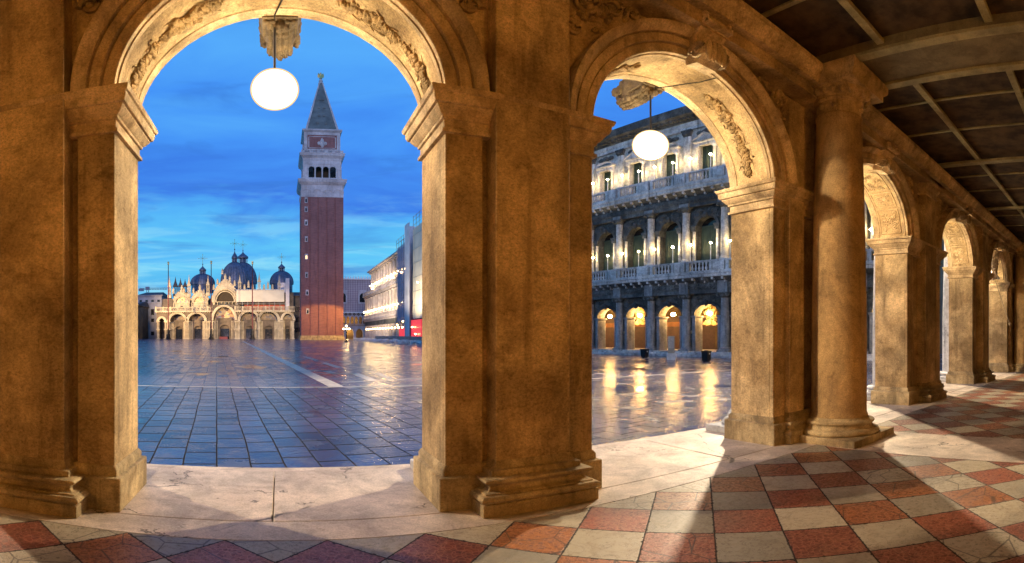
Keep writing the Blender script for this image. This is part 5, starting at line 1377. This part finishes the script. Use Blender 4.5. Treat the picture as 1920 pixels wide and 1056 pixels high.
for z in (8, 11, 14, 17, 20, 23): b.tube([(XC-.12, yc, z), (XC-.12, yb-2.7, z)], .03, 4)
b.build('poles', 'grey_metal', scf)
b = MB()
for z in [7+2.0*k for k in range(9)]: b.box(XN+.1, XN+.9, yb+.6, ya, z, z+.06); b.box(XC+.3, XC+1.2, yc, yb-2.7, z, z+.06)
b.build('decks', 'wood_board', scf)
b = MB(); b.box(XS-.2, XS+.5, yc, yb+1, ZP, 24); b.build('wall_behind', 'grey_plaster', scf)
b = MB(); b.box(XC-.35, XC-.22, yb-9.0, yb-2.8, .9, 4.9); b.build('red_awning', 'red_lit', scf)
b = MB(); b.box(XN-.3, XN-.15, 91, 97, 1.4, 3.4); b.build('red_shop_window', 'red_lit', scf)
for k, (xx, yy, z) in enumerate(((XN-.5, 97.5, 4.3), (XN-.5, 93, 5.0), (XC-.6, 81, 3.4), (XC-.6, 79, 1.9), (XC-.5, 78, 12.5), (XN-.3, 92, 17.6), (XN-.3, 95, 17.2))):
    b = MB(); b.sphere((xx, yy, z), .15, 8, 6); b.build('shop_lamp', 'bulb_far', scf, sharp=180)
spot('scaffold_floodlight', (XC-5.5, 76, 5.5), (XC, 80, 11.5), 9000, 95, (1, .80, .48), .2, .9)
# plain remainder of the south side between the near palace and the scaffold
Q = thing('south_wing', 'plain stretch of the grey palace front hidden behind the middle pier', 'palace', (0,0,0))
b = MB(); b.box(XS, XS+12, 45, 65.9, ZP, 22.0)
for z in (6.9, 14.7, 21.8): b.box(XS-.5, XS, 45, 65.9, z-.3, z+.2)
b.build('wall', 'istrian_white', Q)
for lvl, (z0, h) in enumerate(((.3, 4.2), (8.2, 4.2), (16, 2.7))):
    for k in range(6):
        b = MB(); b.box(XS-.03, XS-.01, 47+3*k, 48.7+3*k, z0, z0+h); b.build('window', 'shutter_green' if lvl else 'interior_warm', Q)
# north side of the square, hidden behind the left pier
Q = thing('north_wing', 'long palace front of the north side of the square, hidden by the left pier', 'palace', (0,0,0))
b = MB(); b.box(-62, -50, 12, 150, ZP, 18)
for z in (6.5, 12.2, 17.8): b.box(-50, -49.5, 12, 150, z-.3, z+.2)
b.build('wall', 'istrian_white', Q)
for lvl, (z0, h) in enumerate(((.3, 4.2), (7.2, 3.6), (13, 3.2))):
    b = MB()
    for k in range(44): b.box(-50.02+.0, -49.98, 14+3*k, 15.7+3*k, z0, z0+h)
    b.build('window_row', 'glass_dark', Q)
# upper storeys of the building whose arcade we stand in
b = MB(); b.box(-14, 34, -16, YO+.1, 6.62, 19); b.build('upper_storeys', 'istrian_white', arc)

# ---- hoarding and stacked cafe chairs in front of the wing
b = MB(); x0_, y0_ = 22.0, 78.0
fence = thing('patio_fence', 'low grey hoarding in front of the scaffold behind the cafe chairs', 'fence', (20.2, 66, ZP))
for k in range(20):
    b = MB(); b.box(-.03, .03, k*2.3+.05, k*2.3+2.2, .1, 1.55); b.build('panel', 'barrier', fence)
    b = MB(); b.box(-.05, .05, k*2.3-.03, k*2.3+.03, 0, 1.65); b.build('post', 'grey_metal', fence)
def chair_mesh():
    b = MB(); b.box(-.21, .21, -.21, .21, .43, .46)
    for sx in (-1, 1):
        for sy in (-1, 1): b.tube([(sx*.2, sy*.2, .43), (sx*.23, sy*.23, 0)], .015, 4)
        b.tube([(sx*.2, .2, .44), (sx*.19, .27, .88)], .015, 4)
        b.tube([(sx*.21, .18, .66), (sx*.24, -.18, .66), (sx*.21, -.2, .45)], .013, 4)
    b.box(-.2, .2, .235, .26, .55, .88)
    return b
rnd = random.Random(11)
c0 = None; spots = []
for r_ in range(7):
    n = 26
    for k in range(n):
        y = 60+k*2.9+rnd.uniform(-.7, .7); x = 15.4+r_*.62+rnd.uniform(-.3, .3)+(y-60)*.045
        if y < 70 and r_ < 2: continue
        spots.append((x, y))
t0_ = None
for j, (x, y) in enumerate(spots):
    if j % 3 == 2:                              # small round tables among the chairs
        if t0_ is None:
            b = MB(); b.lathe(0, 0, [(.001, .72), (.36, .72), (.36, .745), (.001, .75)], 14); b.lathe(0, 0, [(.22, 0), (.2, .03), (.03, .05), (.03, .72)], 8); t0_ = b.build('cafe_table', 'white_paint'); o = t0_
        else: o = t0_.copy(); C.objects.link(o)
        o.location = (x, y, ZP); tag(o, 'small white cafe table among the stacked chairs before the far palace wing', 'table', 'white cafe tables on the wet square')
    else:
        if c0 is None: c0 = chair_mesh().build('cafe_chair', 'white_paint'); o = c0
        else: o = c0.copy(); C.objects.link(o)
        o.location = (x, y, ZP); o.rotation_euler = (radians(rnd.choice([0, 0, -28, 24])), 0, rnd.uniform(0, 6.28))
        if o.rotation_euler[0] != 0: o.location.z += .06
        tag(o, 'white cafe chair leaning in the rows before the far palace wing', 'chair', 'white cafe chairs on the wet square')
# afterglow of the western sky on the far facades
sl = bpy.data.lights.new('sun', 'SUN'); sl.energy = .80; sl.angle = radians(12); sl.color = (1.0, .66, .74)
so = bpy.data.objects.new('sun', sl); C.objects.link(so); so.rotation_euler = Vector((.10, .97, -.20)).to_track_quat('-Z', 'Y').to_euler()
